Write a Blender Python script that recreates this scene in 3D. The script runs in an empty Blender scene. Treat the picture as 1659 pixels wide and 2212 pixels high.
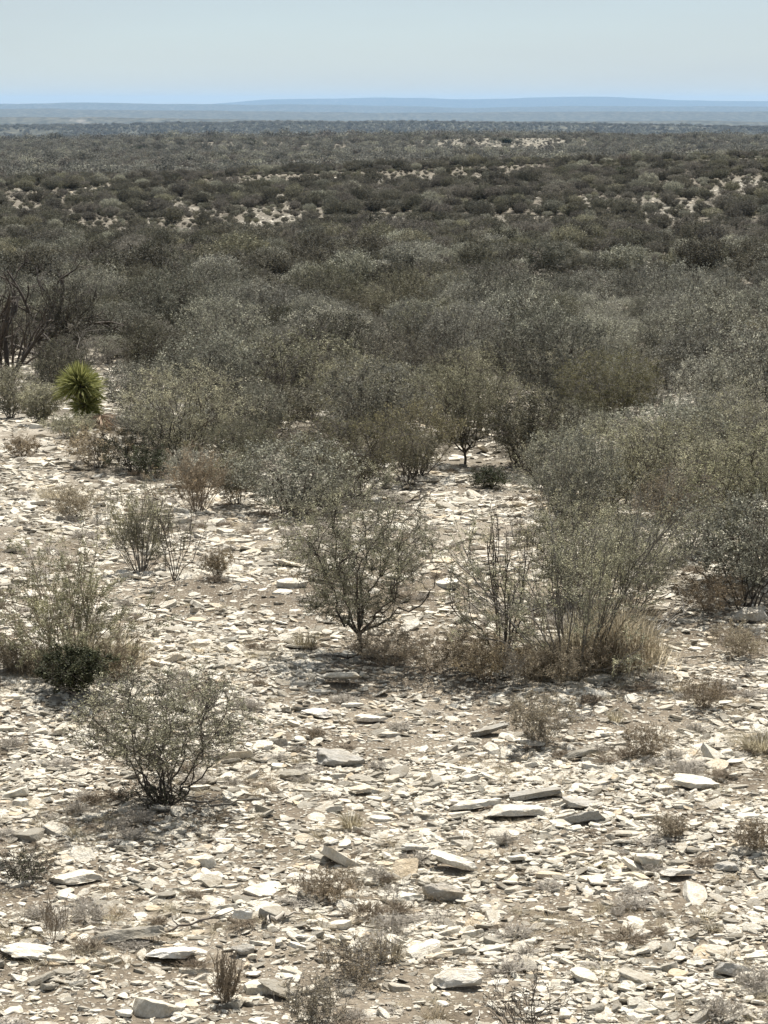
import bpy, bmesh, math, random
import numpy as np

# ------------------------------------------------------------------ camera, world, sun, exposure
SC = bpy.context.scene
COL = SC.collection
F = 5000.0                       # focal length in pixels of a 1659 x 2212 frame
CX, CY, H0 = 829.5, 1106.0, 228.0
PITCH = math.atan((CY - H0) / F)
CAMZ = 4.5
KD = F / 3380.0
cd = bpy.data.cameras.new('camera'); cam = bpy.data.objects.new('camera', cd); COL.objects.link(cam)
cd.lens = F / 2212 * 36.0; cd.sensor_width = 36.0; cd.sensor_fit = 'AUTO'
cd.clip_start = 0.1; cd.clip_end = 200000
cam.location = (0, 0, CAMZ); cam.rotation_euler = (math.pi / 2 - PITCH, 0, 0)
SC.camera = cam

SUN_EL, SUN_AZ = math.radians(60), math.radians(12)     # azimuth: clockwise from +Y (away from camera)
w = bpy.data.worlds.new('World'); SC.world = w; w.use_nodes = True
nt = w.node_tree; nt.nodes.clear()
sky = nt.nodes.new('ShaderNodeTexSky'); sky.sky_type = 'NISHITA'; sky.sun_disc = False
sky.sun_elevation = SUN_EL; sky.sun_rotation = SUN_AZ
sky.air_density = 0.8; sky.dust_density = 0.3; sky.ozone_density = 3.0; sky.altitude = 400
bg = nt.nodes.new('ShaderNodeBackground'); bg.inputs[1].default_value = 0.053
wo = nt.nodes.new('ShaderNodeOutputWorld')
veil = nt.nodes.new('ShaderNodeMix'); veil.data_type = 'RGBA'; veil.inputs[0].default_value = 0.5   # thin high veil of cloud
veil.inputs[7].default_value = (5.5, 5.8, 5.85, 1)
vtc = nt.nodes.new('ShaderNodeTexCoord'); vmp = nt.nodes.new('ShaderNodeMapping'); vmp.inputs['Scale'].default_value = (1.2, 1.2, 9)
vno = nt.nodes.new('ShaderNodeTexNoise'); vno.inputs['Scale'].default_value = 2.2; vno.inputs['Detail'].default_value = 4
vmr = nt.nodes.new('ShaderNodeMapRange'); vmr.inputs[1].default_value = 0.3; vmr.inputs[2].default_value = 0.7; vmr.inputs[3].default_value = 0.42; vmr.inputs[4].default_value = 0.82
nt.links.new(vtc.outputs['Generated'], vmp.inputs[0]); nt.links.new(vmp.outputs[0], vno.inputs['Vector']); nt.links.new(vno.outputs['Fac'], vmr.inputs[0]); nt.links.new(vmr.outputs[0], veil.inputs[0])
nt.links.new(sky.outputs[0], veil.inputs[6]); nt.links.new(veil.outputs[2], bg.inputs[0]); nt.links.new(bg.outputs[0], wo.inputs[0])

ld = bpy.data.lights.new('sun', 'SUN'); sun = bpy.data.objects.new('sun', ld); COL.objects.link(sun)
ld.energy = 4.6; ld.angle = math.radians(0.5); ld.color = (1.0, 0.955, 0.885)
sx, sy, sz = math.sin(SUN_AZ) * math.cos(SUN_EL), math.cos(SUN_AZ) * math.cos(SUN_EL), math.sin(SUN_EL)
from mathutils import Vector
sun.rotation_euler = Vector((-sx, -sy, -sz)).to_track_quat('-Z', 'Y').to_euler()
sun.location = (0, 0, 100)
SC.view_settings.view_transform = 'Standard'; SC.view_settings.look = 'None'
SC.view_settings.exposure = 1.0; SC.view_settings.gamma = 1.0
SC.cycles.max_bounces = 6; SC.cycles.diffuse_bounces = 3; SC.cycles.volume_bounces = 1
SC.cycles.transmission_bounces = 3; SC.cycles.caustics_reflective = False; SC.cycles.caustics_refractive = False

# ------------------------------------------------------------------ noise and terrain
def vnoise(x, y, seed=0):
    x = np.asarray(x, float); y = np.asarray(y, float)
    xi = np.floor(x).astype(np.int64); yi = np.floor(y).astype(np.int64)
    fx = x - xi; fy = y - yi
    fx = fx * fx * (3 - 2 * fx); fy = fy * fy * (3 - 2 * fy)
    def h(a, b):
        n = (a * 374761393 + b * 668265263 + seed * 974634777) & 0x7fffffff
        n = ((n ^ (n >> 13)) * 1274126177) & 0x7fffffff
        return ((n ^ (n >> 16)) & 0xffff) / 65535.0
    return (h(xi, yi) * (1 - fx) + h(xi + 1, yi) * fx) * (1 - fy) + (h(xi, yi + 1) * (1 - fx) + h(xi + 1, yi + 1) * fx) * fy
def fbm(x, y, seed=0, o=4):
    r = 0; a = 0.5; t = 0
    for k in range(o):
        r = r + a * vnoise(x * 2 ** k, y * 2 ** k, seed + k); t += a; a *= 0.55
    return r / t

XS = np.array([-900, 0, 207, 415, 622, 830, 1037, 1245, 1452, 1659, 2600.])
PROF = [  # distance, picture row of the ground there, from left to right
    (14.8,   [1247] * 11), (28, [907] * 11), (45, [768] * 11), (70, [672] * 11),
    (100,  [604] * 11), (150, [545] * 11), (205, [516, 516, 516, 516, 516, 514, 510, 506, 502, 498, 495]),
    (250,  [468, 468, 466, 464, 458, 450, 440, 432, 426, 418, 410]),
    (350,  [402, 402, 398, 388, 378, 368, 358, 352, 346, 340, 334]),
    (540,  [386, 386, 384, 382, 378, 376, 374, 370, 368, 366, 366]),
    (650,  [350, 350, 348, 345, 345, 345, 344, 343, 341, 338, 338]),
    (900,  [338, 338, 338, 338, 336, 334, 334, 334, 336, 338, 338]),
    (1050, [316, 316, 314, 309, 307, 304, 300, 300, 302, 304, 306]),
    (4300, [310, 310, 309, 308, 308, 310, 312, 313, 315, 317, 318]),
    (5000, [276, 276, 274, 270, 266, 266, 268, 270, 272, 276, 278]),
    (8300, [286, 286, 286, 284, 280, 280, 282, 284, 286, 290, 292]),
    (9000, [250, 250, 252, 254, 258, 262, 262, 263, 264, 266, 266]),
    (14000, [264, 264, 266, 266, 270, 274, 276, 276, 280, 282, 282]),
    (15500, [238, 237, 238, 240, 243, 245, 241, 240, 243, 244, 246]),
    (22500, [252, 252, 252, 254, 256, 258, 256, 256, 258, 260, 260]),
    (24000, [226, 223, 219, 222, 224, 231, 232, 229, 231, 230, 232]),
    (34000, [240] * 11),
    (35500, [238, 236, 234, 230, 215, 210, 213, 210, 212, 213, 215]),
    (45000, [236] * 11), (80000, [240] * 11)]
LY = np.log(np.array([p[0] * KD for p in PROF], float)); RW = np.array([p[1] for p in PROF], float)
def near_z(X, Y):
    u = fbm(X * 0.35 + 9, Y * 0.35, 5, 3) - 0.5
    return 0.30 * u + 0.07 * (fbm(X * 1.7, Y * 1.7, 8, 3) - 0.5)
def height(X, Y):
    X = np.asarray(X, float); Y = np.asarray(Y, float)
    Yc = np.maximum(Y, 22.0)
    xs = CX + F * X / (Yc * math.cos(PITCH) + 3)
    ly = np.log(Yc)
    i = np.clip(np.searchsorted(LY, ly, side='right') - 1, 0, len(LY) - 2)
    t = (ly - LY[i]) / (LY[i + 1] - LY[i])
    xj = np.clip(np.searchsorted(XS, np.clip(xs, XS[0], XS[-1] - 1e-3), side='right') - 1, 0, len(XS) - 2)
    u = np.clip((xs - XS[xj]) / (XS[xj + 1] - XS[xj]), 0, 1); u = u * u * (3 - 2 * u)
    r0 = RW[i, xj] * (1 - u) + RW[i, xj + 1] * u
    r1 = RW[i + 1, xj] * (1 - u) + RW[i + 1, xj + 1] * u
    row = r0 * (1 - t) + r1 * t
    amp = np.interp(ly, [math.log(22), math.log(140), math.log(450), math.log(4500), math.log(30000)], [0, 3, 8, 8, 9])
    row = row + amp * 2 * (fbm(X / Yc * 14 + 3, ly * 9, 21, 4) - 0.5)
    z = CAMZ - Yc * np.tan(PITCH + np.arctan((row - CY) / F))
    k = np.clip((Y - 10) / 10, 0, 1)
    z = np.where(Y < 22, 0, z)
    return z + near_z(X, Y) * np.clip(1 - (Y - 40) / 80, 0.2, 1)

def ground_at(px, row):
    """world point where the ground is seen at a place of the photograph"""
    dx = (px - CX) / F; dy = -(row - CY) / F
    d = np.array([dx, math.cos(PITCH) + dy * math.sin(PITCH), -math.sin(PITCH) + dy * math.cos(PITCH)])
    t = 4.5
    while t < 40000:
        p = d * t
        if CAMZ + p[2] < float(height(p[0], p[1])): break
        t *= 1.01
    a, b = t / 1.01, t
    for _ in range(20):
        m = (a + b) / 2; p = d * m
        if CAMZ + p[2] < float(height(p[0], p[1])): b = m
        else: a = m
    p = d * b
    return Vector((p[0], p[1], float(height(p[0], p[1]))))
def scale_at(p):            # pixels (of the 1659 wide frame) per metre
    depth = p[1] * math.cos(PITCH) + (CAMZ - p[2]) * math.sin(PITCH)
    return F / depth
def to_px(X, Y, Z):
    depth = Y * math.cos(PITCH) + (CAMZ - Z) * math.sin(PITCH)
    up = Y * math.sin(PITCH) + (Z - CAMZ) * math.cos(PITCH)
    return CX + F * X / depth, CY - F * up / depth

# ------------------------------------------------------------------ materials
def new_mat(name):
    m = bpy.data.materials.new(name); m.use_nodes = True; m.node_tree.nodes.clear(); return m, m.node_tree
def N(nt, t, **kw):
    n = nt.nodes.new(t)
    for k, v in kw.items(): setattr(n, k, v)
    return n
def ramp(nt, fac, stops):
    r = N(nt, 'ShaderNodeValToRGB'); e = r.color_ramp.elements
    while len(e) < len(stops): e.new(0.5)
    for q, (p, c) in zip(e, stops): q.position = p; q.color = (*c, 1)
    nt.links.new(fac, r.inputs[0]); return r.outputs[0]
def mixc(nt, fac, a, b, mode='MIX'):
    m = N(nt, 'ShaderNodeMix', data_type='RGBA', blend_type=mode)
    for s, v in ((m.inputs[0], fac), (m.inputs[6], a), (m.inputs[7], b)):
        if hasattr(v, 'is_output'): nt.links.new(v, s)
        elif isinstance(v, (int, float)): s.default_value = v
        else: s.default_value = (*v, 1)
    return m.outputs[2]
def noise(nt, vec, scale, detail=4, rough=0.6):
    n = N(nt, 'ShaderNodeTexNoise'); n.inputs['Scale'].default_value = scale
    n.inputs['Detail'].default_value = detail; n.inputs['Roughness'].default_value = rough
    if vec is not None: nt.links.new(vec, n.inputs['Vector'])
    return n.outputs['Fac']

def leaf_mat(name, c0, c1, c2, transl=0.28, var=(0.6, 1.3), hue=(0.485, 0.512)):
    m, t = new_mat(name)
    g = N(t, 'ShaderNodeNewGeometry'); oi = N(t, 'ShaderNodeObjectInfo')
    base = ramp(t, g.outputs['Random Per Island'], [(0.0, c0), (0.55, c1), (1.0, c2)])
    hv = N(t, 'ShaderNodeHueSaturation'); t.links.new(base, hv.inputs['Color'])
    mr = N(t, 'ShaderNodeMapRange'); t.links.new(oi.outputs['Random'], mr.inputs[0]); mr.inputs[3].default_value = var[0]; mr.inputs[4].default_value = var[1]
    t.links.new(mr.outputs[0], hv.inputs['Value'])
    mh = N(t, 'ShaderNodeMapRange'); wn = N(t, 'ShaderNodeTexWhiteNoise', noise_dimensions='1D'); t.links.new(oi.outputs['Random'], wn.inputs['W'])
    t.links.new(wn.outputs['Value'], mh.inputs[0]); mh.inputs[3].default_value = hue[0]; mh.inputs[4].default_value = hue[1]
    t.links.new(mh.outputs[0], hv.inputs['Hue'])
    tcl = N(t, 'ShaderNodeTexCoord')
    cl1 = ramp(t, noise(t, tcl.outputs['Object'], 3.2, 3, 0.7), [(0.36, (0.50, 0.50, 0.50) if 'leaves' in name else (.85, .85, .85)), (0.5, (0.95, 0.95, 0.95)), (0.64, (1.5, 1.48, 1.42) if 'leaves' in name else (1.2, 1.2, 1.2))])   # young pale growth and old dull leaves come in clumps
    outc = mixc(t, 1.0, hv.outputs[0], cl1, 'MULTIPLY')
    d = N(t, 'ShaderNodeBsdfPrincipled'); d.inputs['Roughness'].default_value = 0.65; d.inputs['Specular IOR Level'].default_value = 0.1
    t.links.new(outc, d.inputs['Base Color'])
    tr = N(t, 'ShaderNodeBsdfTranslucent'); t.links.new(outc, tr.inputs[0])
    mx = N(t, 'ShaderNodeMixShader'); mx.inputs[0].default_value = transl
    t.links.new(d.outputs[0], mx.inputs[1]); t.links.new(tr.outputs[0], mx.inputs[2])
    o = N(t, 'ShaderNodeOutputMaterial'); t.links.new(mx.outputs[0], o.inputs[0]); return m
def bark_mat(name, c0, c1):
    m, t = new_mat(name)
    tc = N(t, 'ShaderNodeTexCoord'); f = noise(t, tc.outputs['Object'], 14, 4)
    g = N(t, 'ShaderNodeNewGeometry')
    c = ramp(t, f, [(0.3, c0), (0.7, c1)])
    c = mixc(t, 0.6, c, ramp(t, g.outputs['Random Per Island'], [(0, c0), (1, c1)]))
    d = N(t, 'ShaderNodeBsdfPrincipled'); d.inputs['Roughness'].default_value = 0.85; t.links.new(c, d.inputs['Base Color'])
    o = N(t, 'ShaderNodeOutputMaterial'); t.links.new(d.outputs[0], o.inputs[0]); return m
def stone_mat(name, lo, mid, hi, bump=0.5):
    m, t = new_mat(name)
    tc = N(t, 'ShaderNodeTexCoord'); oi = N(t, 'ShaderNodeObjectInfo'); g = N(t, 'ShaderNodeNewGeometry')
    add = N(t, 'ShaderNodeVectorMath', operation='ADD'); t.links.new(tc.outputs['Object'], add.inputs[0])
    cm = N(t, 'ShaderNodeCombineXYZ'); ml = N(t, 'ShaderNodeMath', operation='MULTIPLY'); ml.inputs[1].default_value = 37
    t.links.new(oi.outputs['Random'], ml.inputs[0]); t.links.new(ml.outputs[0], cm.inputs[0]); t.links.new(cm.outputs[0], add.inputs[1])
    base = ramp(t, oi.outputs['Random'], [(0.0, tuple(x * .8 for x in lo)), (0.12, lo), (0.35, mid), (0.7, hi), (0.86, tuple(x * 1.05 for x in hi)), (1.0, (mid[0] * 1.05, mid[1] * 0.95, mid[2] * 0.82))])
    n1 = noise(t, add.outputs[0], 2.2, 5, 0.65)
    st = ramp(t, n1, [(0.46, (1, 1, 1)), (0.60, (0.84, 0.80, 0.74)), (0.74, (0.56, 0.53, 0.48))])
    c = mixc(t, 0.9, base, st, 'MULTIPLY')
    n2 = noise(t, add.outputs[0], 14, 3, 0.7)
    sp = ramp(t, n2, [(0.40, (1, 1, 1)), (0.62, (0.72, 0.70, 0.66))])
    c = mixc(t, 0.7, c, sp, 'MULTIPLY')
    d = N(t, 'ShaderNodeBsdfPrincipled'); d.inputs['Roughness'].default_value = 0.9; d.inputs['Specular IOR Level'].default_value = 0.2
    t.links.new(c, d.inputs['Base Color'])
    b = N(t, 'ShaderNodeBump'); b.inputs['Strength'].default_value = bump; b.inputs['Distance'].default_value = 0.12
    t.links.new(noise(t, add.outputs[0], 5, 6, 0.7), b.inputs['Height']); t.links.new(b.outputs[0], d.inputs['Normal'])
    o = N(t, 'ShaderNodeOutputMaterial'); t.links.new(d.outputs[0], o.inputs[0]); return m

M = {}
M['greygreen'] = leaf_mat('greygreen_leaves', (0.155, 0.15, 0.095), (0.28, 0.268, 0.175), (0.47, 0.445, 0.31), var=(0.82, 1.2), hue=(0.495, 0.507))
M['olive'] = leaf_mat('olive_leaves', (0.125, 0.122, 0.063), (0.22, 0.208, 0.115), (0.36, 0.335, 0.19))
M['sage'] = leaf_mat('sage_leaves', (0.19, 0.186, 0.125), (0.34, 0.328, 0.228), (0.54, 0.51, 0.375), var=(0.82, 1.2), hue=(0.495, 0.507))
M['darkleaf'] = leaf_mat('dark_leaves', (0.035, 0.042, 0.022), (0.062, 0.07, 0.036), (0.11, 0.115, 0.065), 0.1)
M['brown'] = leaf_mat('brown_leaves', (0.15, 0.118, 0.078), (0.26, 0.21, 0.14), (0.40, 0.33, 0.225), var=(0.82, 1.2), hue=(0.495, 0.507))
M['straw'] = leaf_mat('straw_blades', (0.27, 0.23, 0.155), (0.44, 0.385, 0.27), (0.62, 0.56, 0.43), 0.5, var=(0.82, 1.2), hue=(0.495, 0.507))
M['drybrush'] = leaf_mat('dry_brush', (0.18, 0.152, 0.108), (0.30, 0.26, 0.185), (0.45, 0.395, 0.29), var=(0.82, 1.2), hue=(0.495, 0.507))
M['yucca'] = leaf_mat('yucca_blades', (0.13, 0.14, 0.045), (0.24, 0.25, 0.085), (0.42, 0.415, 0.18), 0.3, (0.95, 1.1), (0.498, 0.502))
M['yuccadead'] = leaf_mat('yucca_dead_blades', (0.35, 0.24, 0.17), (0.5, 0.38, 0.28), (0.62, 0.52, 0.42))
M['far'] = leaf_mat('far_leaves', (0.050, 0.048, 0.036), (0.10, 0.095, 0.071), (0.19, 0.18, 0.136))
M['farhazed'] = leaf_mat('far_hazed_leaves', (0.095, 0.094, 0.08), (0.165, 0.163, 0.14), (0.27, 0.265, 0.225))  # aerial haze put into the leaf colour: lighter and greyer
M['fargrey'] = leaf_mat('far_grey_leaves', (0.075, 0.068, 0.057), (0.13, 0.12, 0.10), (0.22, 0.205, 0.17))
M['thick1'] = leaf_mat('thicket_leaves', (0.11, 0.109, 0.085), (0.22, 0.217, 0.172), (0.42, 0.41, 0.33), 0.22, (0.42, 1.35), (0.49, 0.51))
M['thick2'] = leaf_mat('thicket_pale_leaves', (0.14, 0.138, 0.113), (0.28, 0.275, 0.228), (0.50, 0.49, 0.405), 0.22, (0.5, 1.3), (0.49, 0.508))
M['thick3'] = leaf_mat('thicket_olive_leaves', (0.092, 0.088, 0.060), (0.178, 0.17, 0.118), (0.32, 0.305, 0.215), 0.22, (0.42, 1.3), (0.49, 0.51))
M['bark'] = bark_mat('dark_bark', (0.035, 0.028, 0.022), (0.10, 0.08, 0.062))
M['greybark'] = bark_mat('grey_bark', (0.085, 0.075, 0.062), (0.21, 0.19, 0.16))
M['palebark'] = bark_mat('pale_dead_wood', (0.25, 0.22, 0.18), (0.48, 0.44, 0.38))
M['brownbark'] = bark_mat('brown_bark', (0.14, 0.108, 0.075), (0.30, 0.24, 0.17))
M['stone'] = stone_mat('limestone', (0.34, 0.315, 0.265), (0.58, 0.54, 0.46), (0.72, 0.685, 0.60))
M['greystone'] = stone_mat('grey_limestone', (0.25, 0.24, 0.215), (0.36, 0.345, 0.31), (0.46, 0.44, 0.40))
M['whitestone'] = stone_mat('white_limestone', (0.60, 0.57, 0.51), (0.68, 0.65, 0.58), (0.74, 0.71, 0.65))

# ground: stony soil near, scrub and bare limestone patches far off
gm, t = new_mat('stony_soil')
ge = N(t, 'ShaderNodeNewGeometry'); pos = ge.outputs['Position']
sep = N(t, 'ShaderNodeSeparateXYZ'); t.links.new(pos, sep.inputs[0])
n_big = noise(t, pos, 0.55, 5, 0.6)
soil = ramp(t, n_big, [(0.30, (0.12, 0.098, 0.072)), (0.5, (0.18, 0.15, 0.113)), (0.70, (0.29, 0.25, 0.195))])
n_f = noise(t, pos, 22, 5, 0.75)
soil = mixc(t, 0.85, soil, ramp(t, n_f, [(0.3, (0.50, 0.48, 0.45)), (0.5, (1, 1, 1)), (0.68, (1.5, 1.5, 1.48))]), 'MULTIPLY')
vo = N(t, 'ShaderNodeTexVoronoi'); vo.inputs['Scale'].default_value = 38; t.links.new(pos, vo.inputs['Vector'])
pebm = ramp(t, vo.outputs['Distance'], [(0.32, (1, 1, 1)), (0.44, (0, 0, 0))])
vsel = N(t, 'ShaderNodeSeparateColor'); t.links.new(vo.outputs['Color'], vsel.inputs[0])
pk = N(t, 'ShaderNodeMath', operation='GREATER_THAN'); pk.inputs[1].default_value = 0.45; t.links.new(vsel.outputs[0], pk.inputs[0])
pm = N(t, 'ShaderNodeMath', operation='MULTIPLY'); t.links.new(pebm, pm.inputs[0]); t.links.new(pk.outputs[0], pm.inputs[1])
pebc = ramp(t, vsel.outputs[1], [(0, (0.28, 0.25, 0.20)), (1, (0.55, 0.51, 0.43))])
nearc = mixc(t, pm.outputs[0], soil, pebc)
mid = mixc(t, ramp(t, noise(t, pos, 1.1, 6, 0.75), [(0.42, (0, 0, 0)), (0.6, (1, 1, 1))]), (0.24, 0.21, 0.165), (0.50, 0.46, 0.39))
def dist_mask(a, b):
    mr = N(t, 'ShaderNodeMapRange'); t.links.new(sep.outputs[1], mr.inputs[0]); mr.inputs[1].default_value = a; mr.inputs[2].default_value = b; return mr.outputs[0]
c = mixc(t, dist_mask(22, 44), nearc, mid)
mid2 = mixc(t, ramp(t, noise(t, pos, 0.12, 6, 0.75), [(0.40, (0, 0, 0)), (0.62, (1, 1, 1))]), (0.15, 0.135, 0.105), (0.27, 0.25, 0.21))
c = mixc(t, dist_mask(60, 140), c, mid2)
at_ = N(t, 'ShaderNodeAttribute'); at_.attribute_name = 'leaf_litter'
shaded_duff = ramp(t, noise(t, pos, 1.6, 6, 0.75), [(0.38, (0.07, 0.06, 0.045)), (0.52, (0.15, 0.13, 0.10)), (0.62, (0.36, 0.33, 0.27))])  # litter colour with the thicket's shade painted into it
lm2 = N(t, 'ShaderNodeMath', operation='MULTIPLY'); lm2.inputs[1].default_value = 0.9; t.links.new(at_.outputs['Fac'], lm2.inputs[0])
c = mixc(t, lm2.outputs[0], c, shaded_duff)
scv = N(t, 'ShaderNodeMapping'); scv.inputs['Scale'].default_value = (1, 0.45, 1); t.links.new(pos, scv.inputs[0])
fn = noise(t, scv.outputs[0], 0.0022, 10, 0.75)
fn2 = noise(t, scv.outputs[0], 0.02, 8, 0.75)
farc = ramp(t, fn2, [(0.38, (0.028, 0.030, 0.022)), (0.50, (0.06, 0.06, 0.045)), (0.60, (0.11, 0.105, 0.08))])
bare = ramp(t, fn, [(0.63, (0, 0, 0)), (0.68, (1, 1, 1))])
farc = mixc(t, bare, farc, (0.22, 0.20, 0.17))
c = mixc(t, dist_mask(1300, 2600), c, farc)
d = N(t, 'ShaderNodeBsdfPrincipled'); d.inputs['Roughness'].default_value = 0.95; d.inputs['Specular IOR Level'].default_value = 0.1
t.links.new(c, d.inputs['Base Color'])
b1 = N(t, 'ShaderNodeBump'); b1.inputs['Strength'].default_value = 0.9; b1.inputs['Distance'].default_value = 0.03
hsum = N(t, 'ShaderNodeMath', operation='ADD'); t.links.new(n_f, hsum.inputs[0]); t.links.new(pm.outputs[0], hsum.inputs[1])
t.links.new(hsum.outputs[0], b1.inputs['Height']); t.links.new(b1.outputs[0], d.inputs['Normal'])
o = N(t, 'ShaderNodeOutputMaterial'); t.links.new(d.outputs[0], o.inputs[0])
M['ground'] = gm

# ------------------------------------------------------------------ mesh helpers
def mesh_np(name, V, Q, mats, matidx=None, smooth=False, T=None):
    """V (n,3), Q (m,4) quads, T (k,3) triangles"""
    me = bpy.data.meshes.new(name)
    Q = np.asarray(Q if Q is not None else np.zeros((0, 4)), np.int32).reshape(-1, 4)
    T = np.asarray(T if T is not None else np.zeros((0, 3)), np.int32).reshape(-1, 3)
    me.vertices.add(len(V)); me.vertices.foreach_set('co', np.asarray(V, np.float32).ravel())
    me.loops.add(Q.size + T.size); me.loops.foreach_set('vertex_index', np.concatenate([Q.ravel(), T.ravel()]))
    me.polygons.add(len(Q) + len(T))
    st = np.concatenate([np.arange(len(Q)) * 4, Q.size + np.arange(len(T)) * 3]).astype(np.int32)
    me.polygons.foreach_set('loop_start', st)
    for m in mats: me.materials.append(m)
    if matidx is not None: me.polygons.foreach_set('material_index', np.asarray(matidx, np.int32))
    if smooth: me.polygons.foreach_set('use_smooth', np.ones(len(Q) + len(T), bool))
    me.update(calc_edges=True); me.validate(); return me
def link(name, me, parent=None, loc=None):
    o = bpy.data.objects.new(name, me); COL.objects.link(o)
    if parent is not None: o.parent = parent
    if loc is not None: o.location = loc
    return o
def tag(o, label=None, cat=None, group=None, kind=None):
    if label: o['label'] = label
    if cat: o['category'] = cat
    if group: o['group'] = group
    if kind: o['kind'] = kind
    return o

# ------------------------------------------------------------------ where scrub is thin (clearings in the photograph)
CLEAR = []   # world ellipses (x, y, rx, ry)
def clearing(px, row, wpx, y_half):
    p = ground_at(px, row); s = scale_at(p); CLEAR.append((p.x, p.y, wpx / s / 2, y_half * KD * 1.9))
for c_ in [(560, 342, 460, 30), (960, 348, 240, 22), (520, 400, 150, 8), (1080, 308, 330, 40),
           (600, 478, 150, 5), (430, 500, 120, 5), (740, 500, 120, 5), (340, 448, 120, 5), (840, 478, 110, 5), (200, 525, 100, 5),
           (1600, 430, 130, 9), (1440, 445, 130, 6), (1540, 415, 110, 6), (1370, 580, 110, 6), (1010, 512, 90, 4),
           (1210, 640, 120, 4), (20, 462, 70, 6), (640, 520, 80, 4), (1640, 398, 80, 8), (1380, 465, 90, 4)]:
    clearing(*c_)
rgc = np.random.default_rng(404)
for _ in range(170):
    clearing(rgc.uniform(0, 1659), rgc.uniform(385, 610), rgc.uniform(22, 85), rgc.uniform(1.5, 5))
def clear_mask(X, Y):
    m = np.zeros(np.shape(X))
    wob = 0.75 + 0.9 * (fbm(X * .25, Y * .12, 77, 3) - .2)
    for x, y, rx, ry in CLEAR:
        q = ((X - x) / rx) ** 2 + ((Y - y) / ry) ** 2
        m = np.maximum(m, np.clip(1.6 - q / wob, 0, 1))
    return m * np.clip((fbm(X * .09, Y * .05, 78, 3) - .25) * 5, 0, 1)
# stony ground in front of the thickets: outline in picture rows
EDGE_X = [-900, 0, 230, 330, 480, 600, 900, 950, 1130, 1200, 1450, 1600, 1659, 2600]
EDGE_R = [905, 905, 915, 1010, 1100, 1120, 1110, 1000, 1015, 1130, 1330, 1330, 1340, 1340]
def open_ground(X, Y, Z):
    px, row = to_px(X, Y, Z)
    return row > np.interp(px, EDGE_X, EDGE_R)

# ------------------------------------------------------------------ ground sheet
us = np.linspace(-1, 1, 261); us = np.sign(us) * (0.35 * np.abs(us) + 0.65 * np.abs(us) ** 2.2)
ys = np.concatenate([np.linspace(-40, 2, 12), np.linspace(3, 44, 300), np.exp(np.linspace(math.log(44.3), math.log(56000), 700))])
YY, UU = np.meshgrid(ys, us, indexing='ij')
XX = UU * (26 + 0.62 * np.maximum(YY, 0))
ZZ = height(XX, YY)
V = np.stack([XX, YY, ZZ], -1).reshape(-1, 3)
nr, ncol = YY.shape
a = (np.arange(nr - 1)[:, None] * ncol + np.arange(ncol - 1)[None, :]).ravel()
Q = np.stack([a, a + 1, a + ncol + 1, a + ncol], -1)
gme = mesh_np('ground', V, Q, [M['ground']], smooth=True)
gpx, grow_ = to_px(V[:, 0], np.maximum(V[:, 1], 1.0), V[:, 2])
duff_shade = np.clip((np.interp(gpx, EDGE_X, EDGE_R) - grow_) / 25 + .2, 0, 1) * (1 - np.clip(clear_mask(V[:, 0], V[:, 1]) * 1.3, 0, 1)) * (V[:, 1] > 15)  # thicket cover: where litter and painted shade darken the ground
at = gme.attributes.new('leaf_litter', 'FLOAT', 'POINT'); at.data.foreach_set('value', duff_shade.astype(np.float32))
tag(link('ground', gme), kind='structure')

# ------------------------------------------------------------------ shrubs grown from a skeleton
def unit(v): return v / np.maximum(np.linalg.norm(v, axis=-1, keepdims=True), 1e-9)
def grow(seed, levels, tilt=(5, 50), base_r=0.05, trop=0.05, wob=0.18, single=0.0):
    """levels: list of (count, length, steps, angle, start) ; returns list of (nodes (n,m+1,3), r0, r1)"""
    rg = np.random.default_rng(seed)
    n, L, st, _, _ = levels[0]
    az = (np.arange(n) + rg.uniform(-.4, .4, n)) / n * 2 * math.pi
    ti = np.radians(rg.uniform(tilt[0], tilt[1], n))
    d = np.stack([np.sin(ti) * np.cos(az), np.sin(ti) * np.sin(az), np.cos(ti)], -1)
    p = np.stack([np.cos(az) * base_r, np.sin(az) * base_r, np.zeros(n) + single], -1) * rg.uniform(.2, 1, (n, 1))
    p[:, 2] = single * rg.uniform(.6, 1, n) - (0.03 if single == 0 else 0)
    ln = L * rg.uniform(.65, 1.1, n)
    out = []
    for li in range(len(levels)):
        st = levels[li][2]
        nodes = [p]
        cur, dd = p, d
        for s in range(st):
            dd = unit(dd + rg.normal(0, wob, dd.shape) + np.array([0, 0, trop]))
            cur = cur + dd * (ln / st)[:, None]
            nodes.append(cur)
        nodes = np.stack(nodes, 1)
        out.append((nodes, ln))
        if li + 1 < len(levels):
            k, ratio, _, ang, start = levels[li + 1]
            nb = len(nodes)
            par = np.repeat(np.arange(nb), k)
            tt = (start + (1 - start) * (np.tile(np.arange(k), nb) + rg.uniform(0.1, 1, nb * k)) / k)
            fi = np.clip(tt, 0, 0.999) * st; ii = fi.astype(int); fr = (fi - ii)[:, None]
            p = nodes[par, ii] * (1 - fr) + nodes[par, ii + 1] * fr
            pd = unit(nodes[par, ii + 1] - nodes[par, ii])
            r = unit(np.cross(pd, rg.normal(0, 1, pd.shape)))
            an = np.radians(ang * rg.uniform(.6, 1.3, len(par)))[:, None]
            d = unit(pd * np.cos(an) + r * np.sin(an))
            ln = ln[par] * ratio * rg.uniform(.6, 1.2, len(par)) * (1.15 - 0.45 * tt)
    return out, rg
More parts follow.
